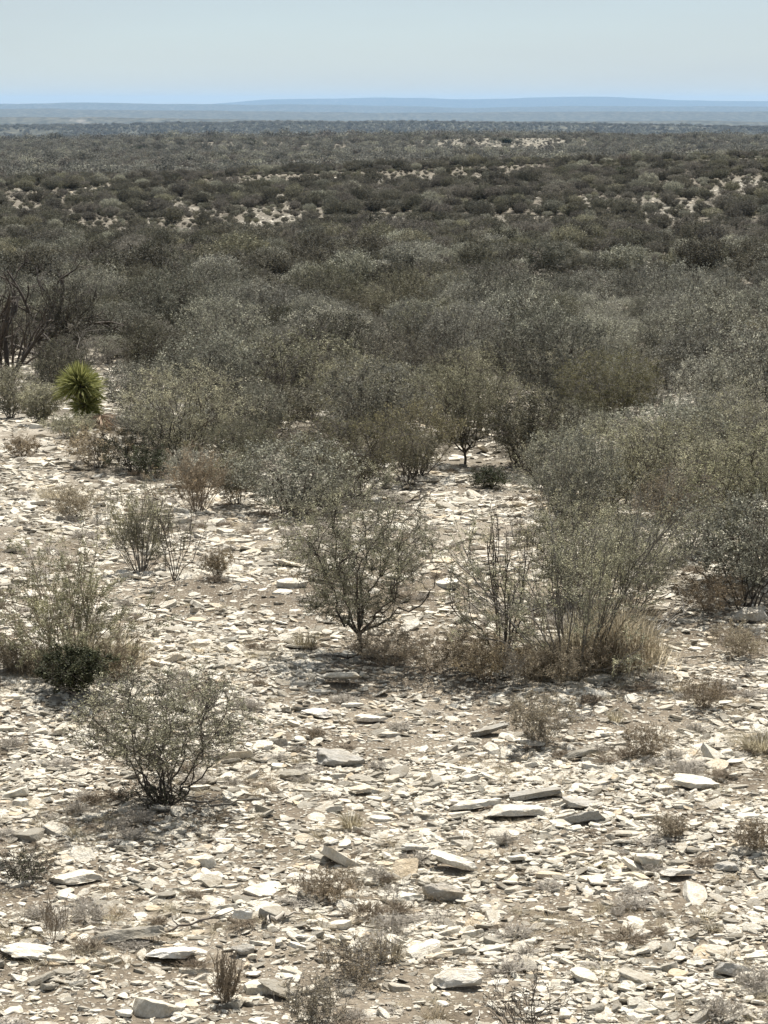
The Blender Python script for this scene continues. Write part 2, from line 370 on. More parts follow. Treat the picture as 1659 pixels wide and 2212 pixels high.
def tubes(nodes, r0, r1, sides):
    n, m, _ = nodes.shape
    dirs = unit(np.diff(nodes, axis=1)); dirs = np.concatenate([dirs, dirs[:, -1:]], 1)
    ref = np.where(np.abs(dirs[..., 2:3]) > 0.9, np.array([1., 0, 0]), np.array([0, 0, 1.]))
    a = unit(np.cross(dirs, ref)); b = np.cross(dirs, a)
    rad = (r0[:, None] * (1 - np.linspace(0, 1, m)) + r1[:, None] * np.linspace(0, 1, m))[..., None, None]
    th = np.arange(sides) / sides * 2 * math.pi
    ring = nodes[:, :, None, :] + rad * (a[:, :, None, :] * np.cos(th)[None, None, :, None] + b[:, :, None, :] * np.sin(th)[None, None, :, None])
    V = ring.reshape(-1, 3)
    bi, si, ki = np.meshgrid(np.arange(n), np.arange(m - 1), np.arange(sides), indexing='ij')
    base = (bi * m + si) * sides
    k2 = (ki + 1) % sides
    Q = np.stack([base + ki, base + k2, base + sides + k2, base + sides + ki], -1).reshape(-1, 4)
    return V, Q
def leaf_quads(c, size, rg, ratio=0.5, up=0.5, along=None):
    n = len(c)
    nrm = unit(rg.normal(0, 1, (n, 3)) + np.array([0, 0, up]))
    a = unit(np.cross(nrm, rg.normal(0, 1, (n, 3)))) if along is None else unit((along + rg.normal(0, .8, (n, 3))) * np.array([1, 1, .55]))
    b = unit(np.cross(nrm, a))
    s = (size * rg.uniform(.55, 1.35, n))[:, None]
    V = np.stack([c - a * s * .5, c + b * s * ratio * .5 + a * s * .08, c + a * s * .5, c - b * s * ratio * .5 + a * s * .08], 1).reshape(-1, 3)
    return V, np.arange(4 * n).reshape(-1, 4)

def fill_crown(seed, W, Hh, style):
    """limbs that reach into every part of an uneven crown, each joined to the nearest older limb"""
    rg = np.random.default_rng(seed)
    z0, nst, n1, n2, n3, shell = {'tree': (.10, 9, 90, 760, 3, .45), 'open': (.17, 14, 110, 760, 3, .42), 'dense': (.05, 18, 120, 760, 3, .36), 'low': (.0, 22, 50, 260, 3, .6)}[style]
    a0 = rg.uniform(0, 6.28, 3)
    def target(n, sh, zmin=0.0):
        d = unit(rg.normal(0, 1, (n, 3))); r = rg.uniform(0, 1, (n, 1)) ** sh
        az = np.arctan2(d[:, 1], d[:, 0])
        lob = 0.86 + .50 * (fbm(np.cos(az) * 1.6 + 4 + d[:, 2], np.sin(az) * 1.6 + d[:, 2] * 1.8 + 4, seed, 3) - .35)
        q = d * r * lob[:, None]
        zc = (q[:, 2] + 1) / 2
        wz = np.clip(np.sqrt(np.clip(zc + .12, 0, 1)) * 1.12, 0, 1)
        return np.stack([q[:, 0] * W * .62 * wz, q[:, 1] * W * .62 * wz, Hh * (z0 + (1.04 - z0) * zc)], -1)
    def path(P, T, tan, m, wob):
        L = np.linalg.norm(T - P, axis=1, keepdims=True); C = P + tan * L * .45
        u = np.linspace(0, 1, m + 1)[None, :, None]
        nd = (1 - u) ** 2 * P[:, None] + 2 * u * (1 - u) * C[:, None] + u ** 2 * T[:, None]
        nd[:, 1:] += rg.normal(0, 1, nd[:, 1:].shape) * L[:, None] * wob
        return nd
    # stems
    th = (np.arange(nst) + rg.uniform(-.4, .4, nst)) / nst * 6.283; br = (.012 if style == 'tree' else .05) * W
    P = np.stack([np.cos(th) * br, np.sin(th) * br, np.full(nst, Hh * (.13 if style == 'tree' else 0) - .01)], -1) * np.concatenate([rg.uniform(.3, 1, (nst, 2)), np.ones((nst, 1))], 1)
    rr = rg.uniform(.25, .8, nst) * W * .5; T = np.stack([np.cos(th) * rr, np.sin(th) * rr, Hh * (rg.uniform(.45, .9, nst) - .25 * (rr / (W * .5)) ** 2)], -1)
    tan = unit((T - P) * np.array([1, 1, .8]) + rg.normal(0, .12, P.shape))
    out = [(path(P, T, tan, 8, .028), None)]
    nodes = out[0][0].reshape(-1, 3); tans = unit(np.diff(out[0][0], axis=1, append=out[0][0][:, -1:] + (out[0][0][:, -1:] - out[0][0][:, -2:-1]))).reshape(-1, 3)
    base = np.linalg.norm(nodes - np.array([0, 0, 0]), axis=1)
    for n, m, wob, sh, bf in ((n1, 6, .035, shell, .45), (n2, 4, .045, shell * .8, .25)):
        T = target(n, sh)
        D = np.linalg.norm(T[:, None] - nodes[None], axis=2) + bf * base[None] + 10 * (nodes[None, :, 2] > T[:, None, 2] + .08 * Hh)
        k = D.argmin(1); nd = path(nodes[k], T, unit(tans[k] + rg.normal(0, .3, T.shape)), m, wob)
        out.append((nd, None)); tn = unit(np.diff(nd, axis=1, append=nd[:, -1:] + (nd[:, -1:] - nd[:, -2:-1])))
        nodes = np.concatenate([nodes, nd[:, 1:].reshape(-1, 3)]); tans = np.concatenate([tans, tn[:, 1:].reshape(-1, 3)])
        base = np.concatenate([base, np.linalg.norm(nd[:, 1:].reshape(-1, 3), axis=1)])
    last = out[-1][0]; nb = len(last); k = np.repeat(np.arange(nb), n3); i = rg.integers(1, last.shape[1], len(k))
    P = last[k, i]; pd = unit(last[k, i] - last[k, i - 1])
    d = unit(pd + rg.normal(0, .65, P.shape) + np.array([0, 0, .25])); L = (W + Hh) * .5 * rg.uniform(.05, .13, (len(k), 1))
    out.append((path(P, P + d * L, unit(d + rg.normal(0, .3, d.shape)), 3, .05), None))
    return out, rg

def shrub_data(seed, W, Hh, style='dense', leaf=0.018, nleaf=7000, bare=0.0, wood=4, thick=1.0):
    if style == 'dense':      # rounded shrub with many stems
        lv = [(14, .75, 5, 0, 0), (6, .55, 4, 42, .25), (5, .5, 3, 42, .2), (5, .6, 2, 45, .1)]
        sk, rg = grow(seed, lv, (3, 62), 0.06)
    elif style == 'open':     # bare lower limbs, foliage above
        lv = [(9, .85, 6, 0, 0), (6, .5, 5, 45, .35), (6, .5, 4, 48, .25), (5, .55, 2, 48, .1)]
        sk, rg = grow(seed, lv, (12, 60), 0.05, 0.06, 0.22)
    elif style == 'tree':     # one short trunk that divides
        lv = [(10, .75, 6, 0, 0), (7, .5, 5, 50, .25), (6, .5, 3, 48, .15), (5, .6, 2, 48, .1)]
        sk, rg = grow(seed, lv, (10, 68), 0.02, 0.03, 0.2, single=0.16)
    elif style == 'spray':    # stiff upright wands
        lv = [(34, .95, 5, 0, 0), (7, .4, 3, 28, .25), (5, .45, 2, 32, .2)]
        sk, rg = grow(seed, lv, (2, 55), 0.12, 0.0, 0.13)
    elif style == 'low':
        lv = [(14, .6, 4, 0, 0), (5, .5, 3, 40, .15), (4, .5, 2, 40, .15)]
        sk, rg = grow(seed, lv, (10, 80), 0.15, 0.02, 0.2)
    else:                     # 'bare' twiggy
        lv = [(8, .85, 7, 0, 0), (5, .5, 5, 38, .3), (4, .5, 4, 40, .25), (3, .5, 3, 40, .2)]
        sk, rg = grow(seed, lv, (5, 50), 0.04, 0.05, 0.2)
    if style in ('dense', 'open', 'tree', 'low'):
        sk, rg = fill_crown(seed, W, Hh, style)
    # fit to the wanted size
    allp = np.concatenate([s[0].reshape(-1, 3) for s in sk])
    lo = np.percentile(allp[:, :2], 2, axis=0); hi = np.percentile(allp[:, :2], 98, axis=0)
    zt = np.percentile(allp[:, 2], 99)
    fx = W / (hi - lo).mean(); fz = Hh / zt
    if style in ('dense', 'open', 'tree', 'low'): fx = W; fz = Hh
    cen = (lo + hi) / 2
    S = np.array([fx, fx, fz])
    def fit(nodes):
        if style in ('dense', 'open', 'tree', 'low'): return nodes
        q = nodes.copy(); wgt = np.clip(q[..., 2:3] / zt, 0, 1)
        q[..., :2] -= cen * wgt * 0.7
        q = q * S
        return q
    sc = (W + Hh) / 2
    parts = {}
    rbase = {'spray': .0045, 'low': .0045, 'dense': .0075, 'bare': .0085}.get(style, .0085) * sc * thick
    radii = [(rbase, rbase * .45), (rbase * .42, rbase * .2), (rbase * .2, rbase * .1), (rbase * .11, rbase * .06)]
    stemV, stemQ = None, None
    brV, brQ, off = [], [], 0
    for li, (nodes, ln) in enumerate(sk[:wood]):
        nd = fit(nodes); n = len(nd)
        r0, r1 = radii[li]
        r0, r1 = max(r0, .0014), max(r1, .0009)
        v, q = tubes(nd, np.full(n, r0), np.full(n, r1), 5 if li == 0 else (4 if li == 1 else 3))
        if li == 0:
            stemV, stemQ = v, q
            if style == 'tree':
                tn = np.array([[[0, 0, -.06], [.012 * fx, 0, .06 * fz], [0.0, .008 * fx, .145 * fz]]])
                tv, tq = tubes(tn, np.array([rbase * 1.7]), np.array([rbase * 1.2]), 8)
                stemQ = np.concatenate([stemQ, tq + len(stemV)]); stemV = np.concatenate([stemV, tv])
        else:
            brV.append(v); brQ.append(q + off); off += len(v)
    parts['stem'] = (stemV, stemQ); parts['branches'] = (np.concatenate(brV), np.concatenate(brQ))
    if nleaf > 0:
        lastn = fit(sk[-1][0]); prevn = fit(sk[-2][0])
        wgt = np.repeat(rg.uniform(0, 1, (len(lastn) + 2) // 3) ** 2.2, 3)[:len(lastn)] + .04
        k = rg.choice(len(lastn), int(nleaf * .76), p=wgt / wgt.sum()); tt = rg.uniform(0, .999, len(k)) ** .8 * (lastn.shape[1] - 1); ii = tt.astype(int); fr = (tt - ii)[:, None]
        c1 = lastn[k, ii] * (1 - fr) + lastn[k, ii + 1] * fr; a1 = lastn[k, ii + 1] - lastn[k, ii]
        k = rg.integers(0, len(prevn), nleaf - len(k)); tt = rg.uniform(.35, .999, len(k)) * (prevn.shape[1] - 1); ii = tt.astype(int); fr = (tt - ii)[:, None]
        c2 = prevn[k, ii] * (1 - fr) + prevn[k, ii + 1] * fr; a2 = prevn[k, ii + 1] - prevn[k, ii]
        c = np.concatenate([c1, c2]); al = unit(np.concatenate([a1, a2]))
        if bare > 0:
            keep = fbm(c[:, 0] * 3 / sc + 5, c[:, 2] * 3 / sc + c[:, 1] * 2 / sc, seed, 2) > bare
            keep &= (c[:, 2] > Hh * .12)
            c, al = c[keep], al[keep]
        lowcut = {'open': .33, 'tree': .16, 'dense': .08}.get(style, 0) * Hh
        keep = c[:, 2] > lowcut * rg.uniform(.6, 1.15, len(c)); c, al = c[keep], al[keep]
        c = c + rg.normal(0, leaf * .6, c.shape)
        parts['foliage'] = leaf_quads(c, leaf, rg, .5, .9, al)
    return parts

def twig_blades(rg, n, H, R, wdt, lean=0.6, droop=0.2, core=.25):
    """tuft of thin curved blades"""
    az = rg.uniform(0, 2 * math.pi, n); r = R * core * (np.sqrt(rg.uniform(0, 1, n)) if core < .5 else np.abs(rg.normal(0, .62, n)))
    b = np.stack([r * np.cos(az), r * np.sin(az), np.full(n, -.01)], -1)
    az2 = az + rg.normal(0, .5 if core < .5 else 1.3, n); h = H * rg.uniform(.4 if core < .5 else .15, 1, n) * (1 if core < .5 else np.clip(1.1 - .45 * r / (R * core), .3, 1) * rg.choice([.6, .8, 1.], n)); rr = R * rg.uniform(.1, 1, n) * lean
    dirh = np.stack([np.cos(az2), np.sin(az2), np.zeros(n)], -1)
    m = b + dirh * (rr * .35)[:, None] + np.array([0, 0, 1.]) * (h * .6)[:, None]
    tp = b + dirh * rr[:, None] + np.array([0, 0, 1.]) * (h * (1 - droop * rg.uniform(0, 1, n)))[:, None]
    s = np.stack([-np.sin(az2 + rg.normal(0, 1, n)), np.cos(az2), np.zeros(n)], -1) * wdt * .5
    V = np.stack([b - s, b + s, m + s * .8, m - s * .8, tp + s * .25, tp - s * .25], 1).reshape(-1, 3)
    i = np.arange(n)[:, None] * 6
    Q = np.concatenate([i + np.array([[0, 1, 2, 3]]), i + np.array([[3, 2, 4, 5]])])
    return V, Q

# ------------------------------------------------------------------ geometry-node scatter for masses nobody could count
def scatter(name, protos, P, R, S, K, label, cat):
    me = bpy.data.meshes.new(name); n = len(P)
    me.vertices.add(n); me.vertices.foreach_set('co', np.asarray(P, np.float32).ravel())
    for an, arr in (('rot', R), ('scl', S)):
        at = me.attributes.new(an, 'FLOAT_VECTOR', 'POINT'); at.data.foreach_set('vector', np.asarray(arr, np.float32).ravel())
    at = me.attributes.new('kind', 'INT', 'POINT'); at.data.foreach_set('value', np.asarray(K, np.int32))
    o = link(name, me); tag(o, label, cat, kind='stuff')
    g = bpy.data.node_groups.new(name + '_nodes', 'GeometryNodeTree')
    g.interface.new_socket('Geometry', in_out='INPUT', socket_type='NodeSocketGeometry')
    g.interface.new_socket('Geometry', in_out='OUTPUT', socket_type='NodeSocketGeometry')
    gi = g.nodes.new('NodeGroupInput'); go = g.nodes.new('NodeGroupOutput'); jn = g.nodes.new('GeometryNodeJoinGeometry')
    def attr(nm, ty):
        a = g.nodes.new('GeometryNodeInputNamedAttribute'); a.data_type = ty; a.inputs[0].default_value = nm; return a.outputs[0]
    ar, asc, ak = attr('rot', 'FLOAT_VECTOR'), attr('scl', 'FLOAT_VECTOR'), attr('kind', 'INT')
    for k, po in enumerate(protos):
        oi = g.nodes.new('GeometryNodeObjectInfo'); oi.inputs['Object'].default_value = po; oi.inputs['As Instance'].default_value = True
        cp = g.nodes.new('FunctionNodeCompare'); cp.data_type = 'INT'; cp.operation = 'EQUAL'
        g.links.new(ak, cp.inputs[2]); cp.inputs[3].default_value = k
        ip = g.nodes.new('GeometryNodeInstanceOnPoints')
        g.links.new(gi.outputs[0], ip.inputs['Points']); g.links.new(cp.outputs[0], ip.inputs['Selection'])
        g.links.new(oi.outputs['Geometry'], ip.inputs['Instance'])
        g.links.new(ar, ip.inputs['Rotation']); g.links.new(asc, ip.inputs['Scale'])
        g.links.new(ip.outputs[0], jn.inputs[0])
    g.links.new(jn.outputs[0], go.inputs[0])
    md = o.modifiers.new('scatter', 'NODES'); md.node_group = g
    return o

def proto_obj(name, pieces):
    """pieces: list of (V, Q, material) joined in one mesh; not linked to the scene, only used by scatter()"""
    V, Q, mi, off = [], [], [], 0
    for i, (v, q, m) in enumerate(pieces):
        V.append(v); Q.append(q + off); off += len(v); mi.append(np.full(len(q), i))
    me = mesh_np(name, np.concatenate(V), np.concatenate(Q), [p[2] for p in pieces], np.concatenate(mi))
    return bpy.data.objects.new(name, me)

# ------------------------------------------------------------------ hero shrubs, placed where they stand
HERO = []
def shrub(name, px, row, wpx, hpx, style, leafmat, woodmat, label, cat='shrub', seed=1, leaf=.018, nleaf=7000, bare=0.0, stem='stem', group=None, sink=0.0, thick=1.0):
    p = ground_at(px, row); s = scale_at(p)
    W, Hh = wpx / s, hpx / s * 1.05
    leaf = max(leaf * .9, 2.0 / s * 2.16 * .75); nleaf = int(nleaf * 2.4)
    pt = shrub_data(seed, W, Hh, style, leaf, nleaf, bare, 4, thick)
    r = bpy.data.objects.new(name, None); COL.objects.link(r); r.location = p - Vector((0, 0, sink)); r.empty_display_size = .2
    tag(r, label, cat, group)
    link(stem, mesh_np(name + '_' + stem, *pt['stem'], [M[woodmat]], smooth=True), r)
    link('branches', mesh_np(name + '_branches', *pt['branches'], [M[woodmat]], smooth=True), r)
    if 'foliage' in pt: link('foliage', mesh_np(name + '_foliage', *pt['foliage'], [M[leafmat]]), r)
    HERO.append((p.x, p.y, W / 2)); return r

H = shrub
H('desert_shrub', 352, 1738, 385, 290, 'open', 'sage', 'bark', 'grey-green shrub on bare dark branching limbs in the left foreground, dead limb at its foot', seed=111, leaf=.016, nleaf=9500)
H('desert_shrub', 150, 1450, 330, 270, 'spray', 'greygreen', 'brownbark', 'wispy upright shrub with brown lower stems at the left edge, above the dark green clump', seed=12, leaf=.018, nleaf=11000, bare=.2)
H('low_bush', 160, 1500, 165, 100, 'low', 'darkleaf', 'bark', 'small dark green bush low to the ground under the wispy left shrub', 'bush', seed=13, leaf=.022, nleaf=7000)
H('small_tree', 775, 1415, 375, 365, 'tree', 'sage', 'bark', 'grey-green rounded small tree with one dark trunk in the middle of the stony ground', 'tree', seed=114, leaf=.016, nleaf=20000, stem='trunk')
H('desert_shrub', 1240, 1450, 470, 385, 'spray', 'sage', 'greybark', 'tall tangled pale shrub with straw-coloured stems right of the centre tree', seed=15, leaf=.018, nleaf=12000, bare=.3)
H('thorn_shrub', 1085, 1435, 250, 330, 'bare', 'greygreen', 'bark', 'thin dark crooked shrub leaning at the left side of the tall tangled shrub', seed=16, leaf=.018, nleaf=1500, bare=.4)
H('low_bush', 1040, 1465, 230, 95, 'low', 'brown', 'brownbark', 'low reddish-brown dry bush at the foot of the tangled shrub, left side', 'bush', seed=17, leaf=.016, nleaf=5000)
H('low_bush', 1330, 1455, 180, 90, 'low', 'brown', 'brownbark', 'low brown dry bush at the foot of the tangled shrub, right side', 'bush', seed=18, leaf=.016, nleaf=2500)
H('dry_shrub', 1165, 1612, 165, 115, 'low', 'drybrush', 'greybark', 'small grey domed dry shrub alone on the rubble below the tangled shrub', seed=19, leaf=.010, nleaf=5000)
H('bare_sapling', 1112, 1485, 60, 90, 'bare', 'sage', 'palebark', 'small leafless sapling with pale forked twigs in front of the reddish-brown bush', 'sapling', seed=20, nleaf=0)
H('thorn_shrub', 378, 1252, 110, 160, 'bare', 'greygreen', 'bark', 'bare dark forked stems standing between the left shrubs and the centre tree', seed=21, leaf=.016, nleaf=300, bare=.3)
H('desert_shrub', 305, 1235, 150, 190, 'spray', 'greygreen', 'greybark', 'narrow upright grey-green shrub just left of the bare forked stems', seed=22, leaf=.018, nleaf=5000)
H('low_bush', 470, 1248, 80, 60, 'low', 'brown', 'brownbark', 'tiny rust-brown bush right of the bare forked stems', 'bush', seed=23, leaf=.014, nleaf=1500)
H('desert_shrub', 395, 1010, 280, 215, 'dense', 'sage', 'bark', 'big domed pale grey-green shrub with dark underside, right of the yucca', seed=24, leaf=.024, nleaf=12000)
H('desert_shrub', 425, 1105, 180, 135, 'spray', 'brown', 'brownbark', 'dark brown stemmy shrub below the big domed shrub', seed=25, leaf=.02, nleaf=3500, bare=.3)
H('low_bush', 215, 1010, 200, 85, 'low', 'brown', 'bark', 'low dark brown bush below the yucca', 'bush', seed=26, leaf=.02, nleaf=4500, bare=.3)
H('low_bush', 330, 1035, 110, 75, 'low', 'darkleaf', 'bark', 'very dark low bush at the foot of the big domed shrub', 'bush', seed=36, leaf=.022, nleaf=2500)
H('thorn_shrub', 590, 920, 220, 185, 'bare', 'fargrey', 'bark', 'dark leafless twiggy shrub behind and right of the big domed shrub', seed=27, leaf=.02, nleaf=3500, bare=.45)
H('desert_shrub', 745, 1085, 320, 190, 'open', 'olive', 'bark', 'wide twiggy olive-brown shrub standing behind the centre tree', seed=28, leaf=.022, nleaf=9000, bare=.35)
H('desert_shrub', 775, 925, 230, 150, 'dense', 'greygreen', 'greybark', 'rounded grey-green shrub behind the wide twiggy olive-brown one', seed=29, leaf=.025, nleaf=9000)
H('small_tree', 1003, 1008, 215, 240, 'tree', 'greygreen', 'bark', 'grey-green small tree on a short dark trunk at the far edge of the stony ground', 'tree', seed=30, leaf=.025, nleaf=10000, stem='trunk')
H('low_bush', 1060, 1055, 110, 45, 'low', 'darkleaf', 'bark', 'very dark low bush standing in for the shadow right of the short-trunked tree', 'bush', seed=31, leaf=.022, nleaf=2500)  # dark foliage added in place of the tree's cast shadow
H('desert_shrub', 1320, 925, 240, 165, 'dense', 'olive', 'greybark', 'pale olive dome-shaped shrub at right, the roundest of the second row', seed=32, leaf=.025, nleaf=11000)
H('desert_shrub', 1290, 1120, 360, 200, 'dense', 'sage', 'bark', 'broad pale grey-green shrub behind the tall tangled shrub', seed=33, leaf=.022, nleaf=13000)
H('desert_shrub', 1630, 1255, 300, 320, 'dense', 'greygreen', 'bark', 'large leafy shrub cut by the right edge of the view', seed=34, leaf=.022, nleaf=14000)
H('desert_shrub', 1620, 1050, 250, 210, 'open', 'sage', 'greybark', 'pale leafy shrub at the right edge behind the large leafy one', seed=44, leaf=.024, nleaf=8000)
H('desert_shrub', 1480, 1200, 230, 190, 'open', 'brown', 'greybark', 'brownish half-bare shrub left of the large leafy shrub at the right edge', seed=35, leaf=.02, nleaf=5000, bare=.3)
H('desert_shrub', 1240, 1300, 250, 210, 'dense', 'greygreen', 'bark', 'leafy grey-green shrub rising right behind the tall tangled shrub', seed=45, leaf=.02, nleaf=8000, bare=.2)
H('low_bush', 1530, 1325, 190, 90, 'low', 'brown', 'brownbark', 'low brown bush below the large leafy shrub at the right edge', 'bush', seed=37, leaf=.016, nleaf=3000, bare=.3)
H('low_bush', 1600, 1420, 150, 75, 'low', 'drybrush', 'brownbark', 'low dry tan bush at the right edge level with the tangled shrub foot', 'bush', seed=38, leaf=.014, nleaf=2500, bare=.3)
H('dry_shrub', 160, 1125, 140, 80, 'low', 'drybrush', 'brownbark', 'small tan-topped dry shrub on the left clearing above the wispy shrub', seed=39, leaf=.014, nleaf=3000)
H('low_bush', 50, 990, 90, 50, 'low', 'brown', 'brownbark', 'small brown bush on the pale ground at the left edge', 'bush', seed=46, leaf=.018, nleaf=1500)
H('desert_shrub', 88, 918, 95, 85, 'dense', 'sage', 'greybark', 'small pale shrub leaning against the left side of the yucca', seed=40, leaf=.025, nleaf=5000)
H('desert_shrub', 25, 905, 130, 110, 'dense', 'sage', 'greybark', 'pale grey shrub at the left edge, left of the yucca', seed=41, leaf=.025, nleaf=5000)
H('desert_shrub', 510, 1095, 130, 110, 'open', 'greygreen', 'greybark', 'loose grey-green shrub right of the dark brown stemmy shrub', seed=47, leaf=.02, nleaf=3500)
H('bare_tree', 105, 775, 330, 215, 'bare', 'fargrey', 'bark', 'wide leafless grey tree beyond the yucca', 'tree', seed=142, leaf=.03, nleaf=900, bare=.4, stem='trunk', thick=2.2)
H('bare_tree', 10, 850, 200, 300, 'bare', 'fargrey', 'bark', 'dark-trunked leafless tree at the left edge behind the yucca', 'tree', seed=143, leaf=.03, nleaf=500, bare=.45, stem='trunk', thick=3.2)
H('bare_plant', 1135, 2270, 210, 170, 'bare', 'sage', 'bark', 'dark leafless forked plant at the bottom edge right of centre', 'plant', seed=50, nleaf=0)
H('bare_plant', 115, 2035, 60, 100, 'bare', 'sage', 'brownbark', 'thin dead plant standing on the slabs at the bottom left', 'plant', seed=51, nleaf=0)
H('bare_plant', 490, 2170, 70, 110, 'spray', 'brown', 'brownbark', 'thin reddish dead plant at the bottom, right of the two long slabs', 'plant', seed=52, nleaf=250, leaf=.01)
H('dry_shrub', 680, 2215, 170, 110, 'low', 'drybrush', 'greybark', 'grey dry tangled shrub at the bottom edge left of centre', seed=53, leaf=.010, nleaf=1800)
H('dry_shrub', 60, 1905, 160, 70, 'low', 'darkleaf', 'bark', 'heap of dark dead twigs lying at the left edge', seed=54, leaf=.010, nleaf=900)
H('dry_shrub', 710, 1945, 150, 65, 'low', 'brown', 'brownbark', 'low brown dry tuft in the middle of the near rubble', seed=55, leaf=.010, nleaf=1800)
H('dry_shrub', 770, 2110, 180, 80, 'low', 'brown', 'greybark', 'low brown dry shrub beside the bottom white slabs', seed=56, leaf=.010, nleaf=1800)
H('dry_shrub', 1450, 1810, 80, 50, 'low', 'drybrush', 'brownbark', 'tiny grey-brown shrub between pale slabs at right', seed=57, leaf=.010, nleaf=1200)
H('dry_shrub', 1630, 1840, 110, 70, 'low', 'brown', 'brownbark', 'dark brown dry tuft at the right edge of the near rubble', seed=58, leaf=.010, nleaf=1600)
H('dry_shrub', 1400, 1640, 130, 80, 'low', 'brown', 'brownbark', 'thin reddish dry shrub on the rubble right of the grey domed one', seed=59, leaf=.010, nleaf=1100)
H('dry_shrub', 1520, 1530, 120, 70, 'low', 'brown', 'brownbark', 'thin reddish-brown dry shrub near the right edge, farther back', seed=60, leaf=.010, nleaf=1100)
H('dry_shrub', 840, 1440, 200, 90, 'low', 'drybrush', 'brownbark', 'loose tan brush at the right foot of the centre tree', seed=61, leaf=.012, nleaf=2500, bare=.3)
H('dry_shrub', 260, 1470, 130, 100, 'spray', 'drybrush', 'brownbark', 'tan dry stems behind the top of the near left shrub', seed=62, leaf=.012, nleaf=1500)
H('dry_shrub', 20, 1455, 110, 90, 'low', 'drybrush', 'brownbark', 'tan dry brush at the left edge beside the dark green clump', seed=63, leaf=.012, nleaf=2000)

for px, row, wp, hp, lb in [(300, 332, 46, 14, 'black-looking dark tree clump on the far left flat, wider than tall'), (541, 315, 14, 12, 'single tiny dark tree on the far skyline left of centre'),
        (236, 345, 36, 16, 'dark green round tree on the far flat left of the black clump'), (1342, 386, 26, 22, 'dark lone tree high on the right-hand slope'),
        (322, 512, 38, 26, 'dark bush among pale patches on the left slope'), (745, 490, 44, 16, 'dark flat bush by the pale patches in the middle distance'),
        (575, 545, 90, 24, 'row of dark bush below the pale patches left of centre'), (1095, 312, 16, 10, 'tiny dark tree on the far crest right of centre')]:
    H('dark_tree' if 'tree' in lb else 'dark_bush', px, row, wp, hp, 'dense', 'darkleaf', 'bark', lb, 'tree' if 'tree' in lb else 'bush', seed=700 + px, leaf=.1, nleaf=700)
H('desert_shrub', 1440, 1130, 260, 220, 'dense', 'greygreen', 'bark', 'bushy grey-green shrub crowded between the broad pale shrub and the right edge', seed=201, leaf=.022, nleaf=9000)
H('desert_shrub', 1560, 1180, 230, 230, 'open', 'sage', 'bark', 'pale shrub just left of the large leafy shrub at the right edge, upper one', seed=202, leaf=.02, nleaf=8000)
H('desert_shrub', 905, 1030, 190, 160, 'dense', 'olive', 'bark', 'olive shrub between the wide twiggy one and the short-trunked tree', seed=203, leaf=.022, nleaf=6000)
H('desert_shrub', 1120, 1010, 190, 170, 'dense', 'greygreen', 'bark', 'grey-green shrub right behind the short-trunked tree', seed=204, leaf=.022, nleaf=6500)
H('desert_shrub', 1380, 1330, 230, 200, 'open', 'sage', 'greybark', 'ragged pale shrub at the right shoulder of the tall tangled shrub', seed=205, leaf=.018, nleaf=6000, bare=.25)
H('low_bush', 1180, 1470, 260, 85, 'low', 'drybrush', 'brownbark', 'tan dry brush along the front foot of the tall tangled shrub', 'bush', seed=206, leaf=.014, nleaf=4500)
H('low_bush', 940, 1450, 190, 90, 'low', 'drybrush', 'brownbark', 'tan dry brush between the centre tree and the reddish-brown bush', 'bush', seed=207, leaf=.014, nleaf=2500, bare=.25)
H('dry_shrub', 330, 1745, 170, 60, 'low', 'darkleaf', 'bark', 'dark litter and twigs heaped round the foot of the near left shrub', seed=208, leaf=.012, nleaf=900)
H('low_bush', 150, 945, 150, 50, 'low', 'sage', 'greybark', 'low grey bush hiding the foot of the yucca', 'bush', seed=209, leaf=.02, nleaf=2500)
H('low_bush', 290, 1020, 190, 95, 'low', 'darkleaf', 'bark', 'dark brush below and right of the yucca', 'bush', seed=210, leaf=.022, nleaf=3500)
# straw grass tufts
rg = np.random.default_rng(5)
def grass(px, row, wpx, hpx, n, mat, label, seed):
    p = ground_at(px, row); s = scale_at(p); r_ = np.random.default_rng(seed)
    V, Q = twig_blades(r_, n, hpx / s, wpx / s * .6, 0.0045, .75, .45, .75 if n > 500 else .3)
    o = link('grass_tuft', mesh_np('grass_tuft', V, Q, [M[mat]]), None, p); tag(o, label, 'grass tuft'); return o
grass(1640, 1625, 150, 60, 500, 'straw', 'bright straw-coloured grass tuft at the right edge of the rubble', 1)
grass(1330, 1440, 210, 240, 1900, 'straw', 'tall straw-coloured grass growing inside the tall tangled shrub', 2)
grass(1190, 1460, 160, 130, 1500, 'drybrush', 'pale dry grass at the front of the tall tangled shrub', 3)
grass(190, 1450, 170, 140, 1500, 'straw', 'golden dry grass among the stems of the wispy left shrub', 4)
grass(760, 1790, 90, 50, 200, 'straw', 'small tan grass tuft on the rubble below the big grey slab', 5)
grass(1540, 2010, 60, 25, 90, 'drybrush', 'small dry grass tuft in the lower right rubble', 6)
grass(840, 2075, 110, 60, 260, 'drybrush', 'grey-tan grass tuft right of the white stone on a dark one', 7)
grass(120, 1080, 160, 45, 400, 'straw', 'golden dry grass patch on the left clearing', 8)
grass(660, 1400, 110, 50, 250, 'drybrush', 'dry grass under the left side of the centre tree', 9)
grass(1330, 1560, 70, 40, 120, 'straw', 'little straw tuft right of the grey domed dry shrub', 10)

grass(1385, 1425, 120, 130, 1200, 'drybrush', 'tan dry grass at the right side of the tall tangled shrub', 11)
grass(1240, 1440, 150, 170, 1500, 'straw', 'pale straw grass in the middle of the tall tangled shrub', 12)
grass(80, 1450, 150, 110, 1300, 'drybrush', 'tan dry grass at the left foot of the wispy left shrub', 13)
grass(275, 1430, 90, 90, 600, 'straw', 'golden grass right of the wispy left shrub', 14)
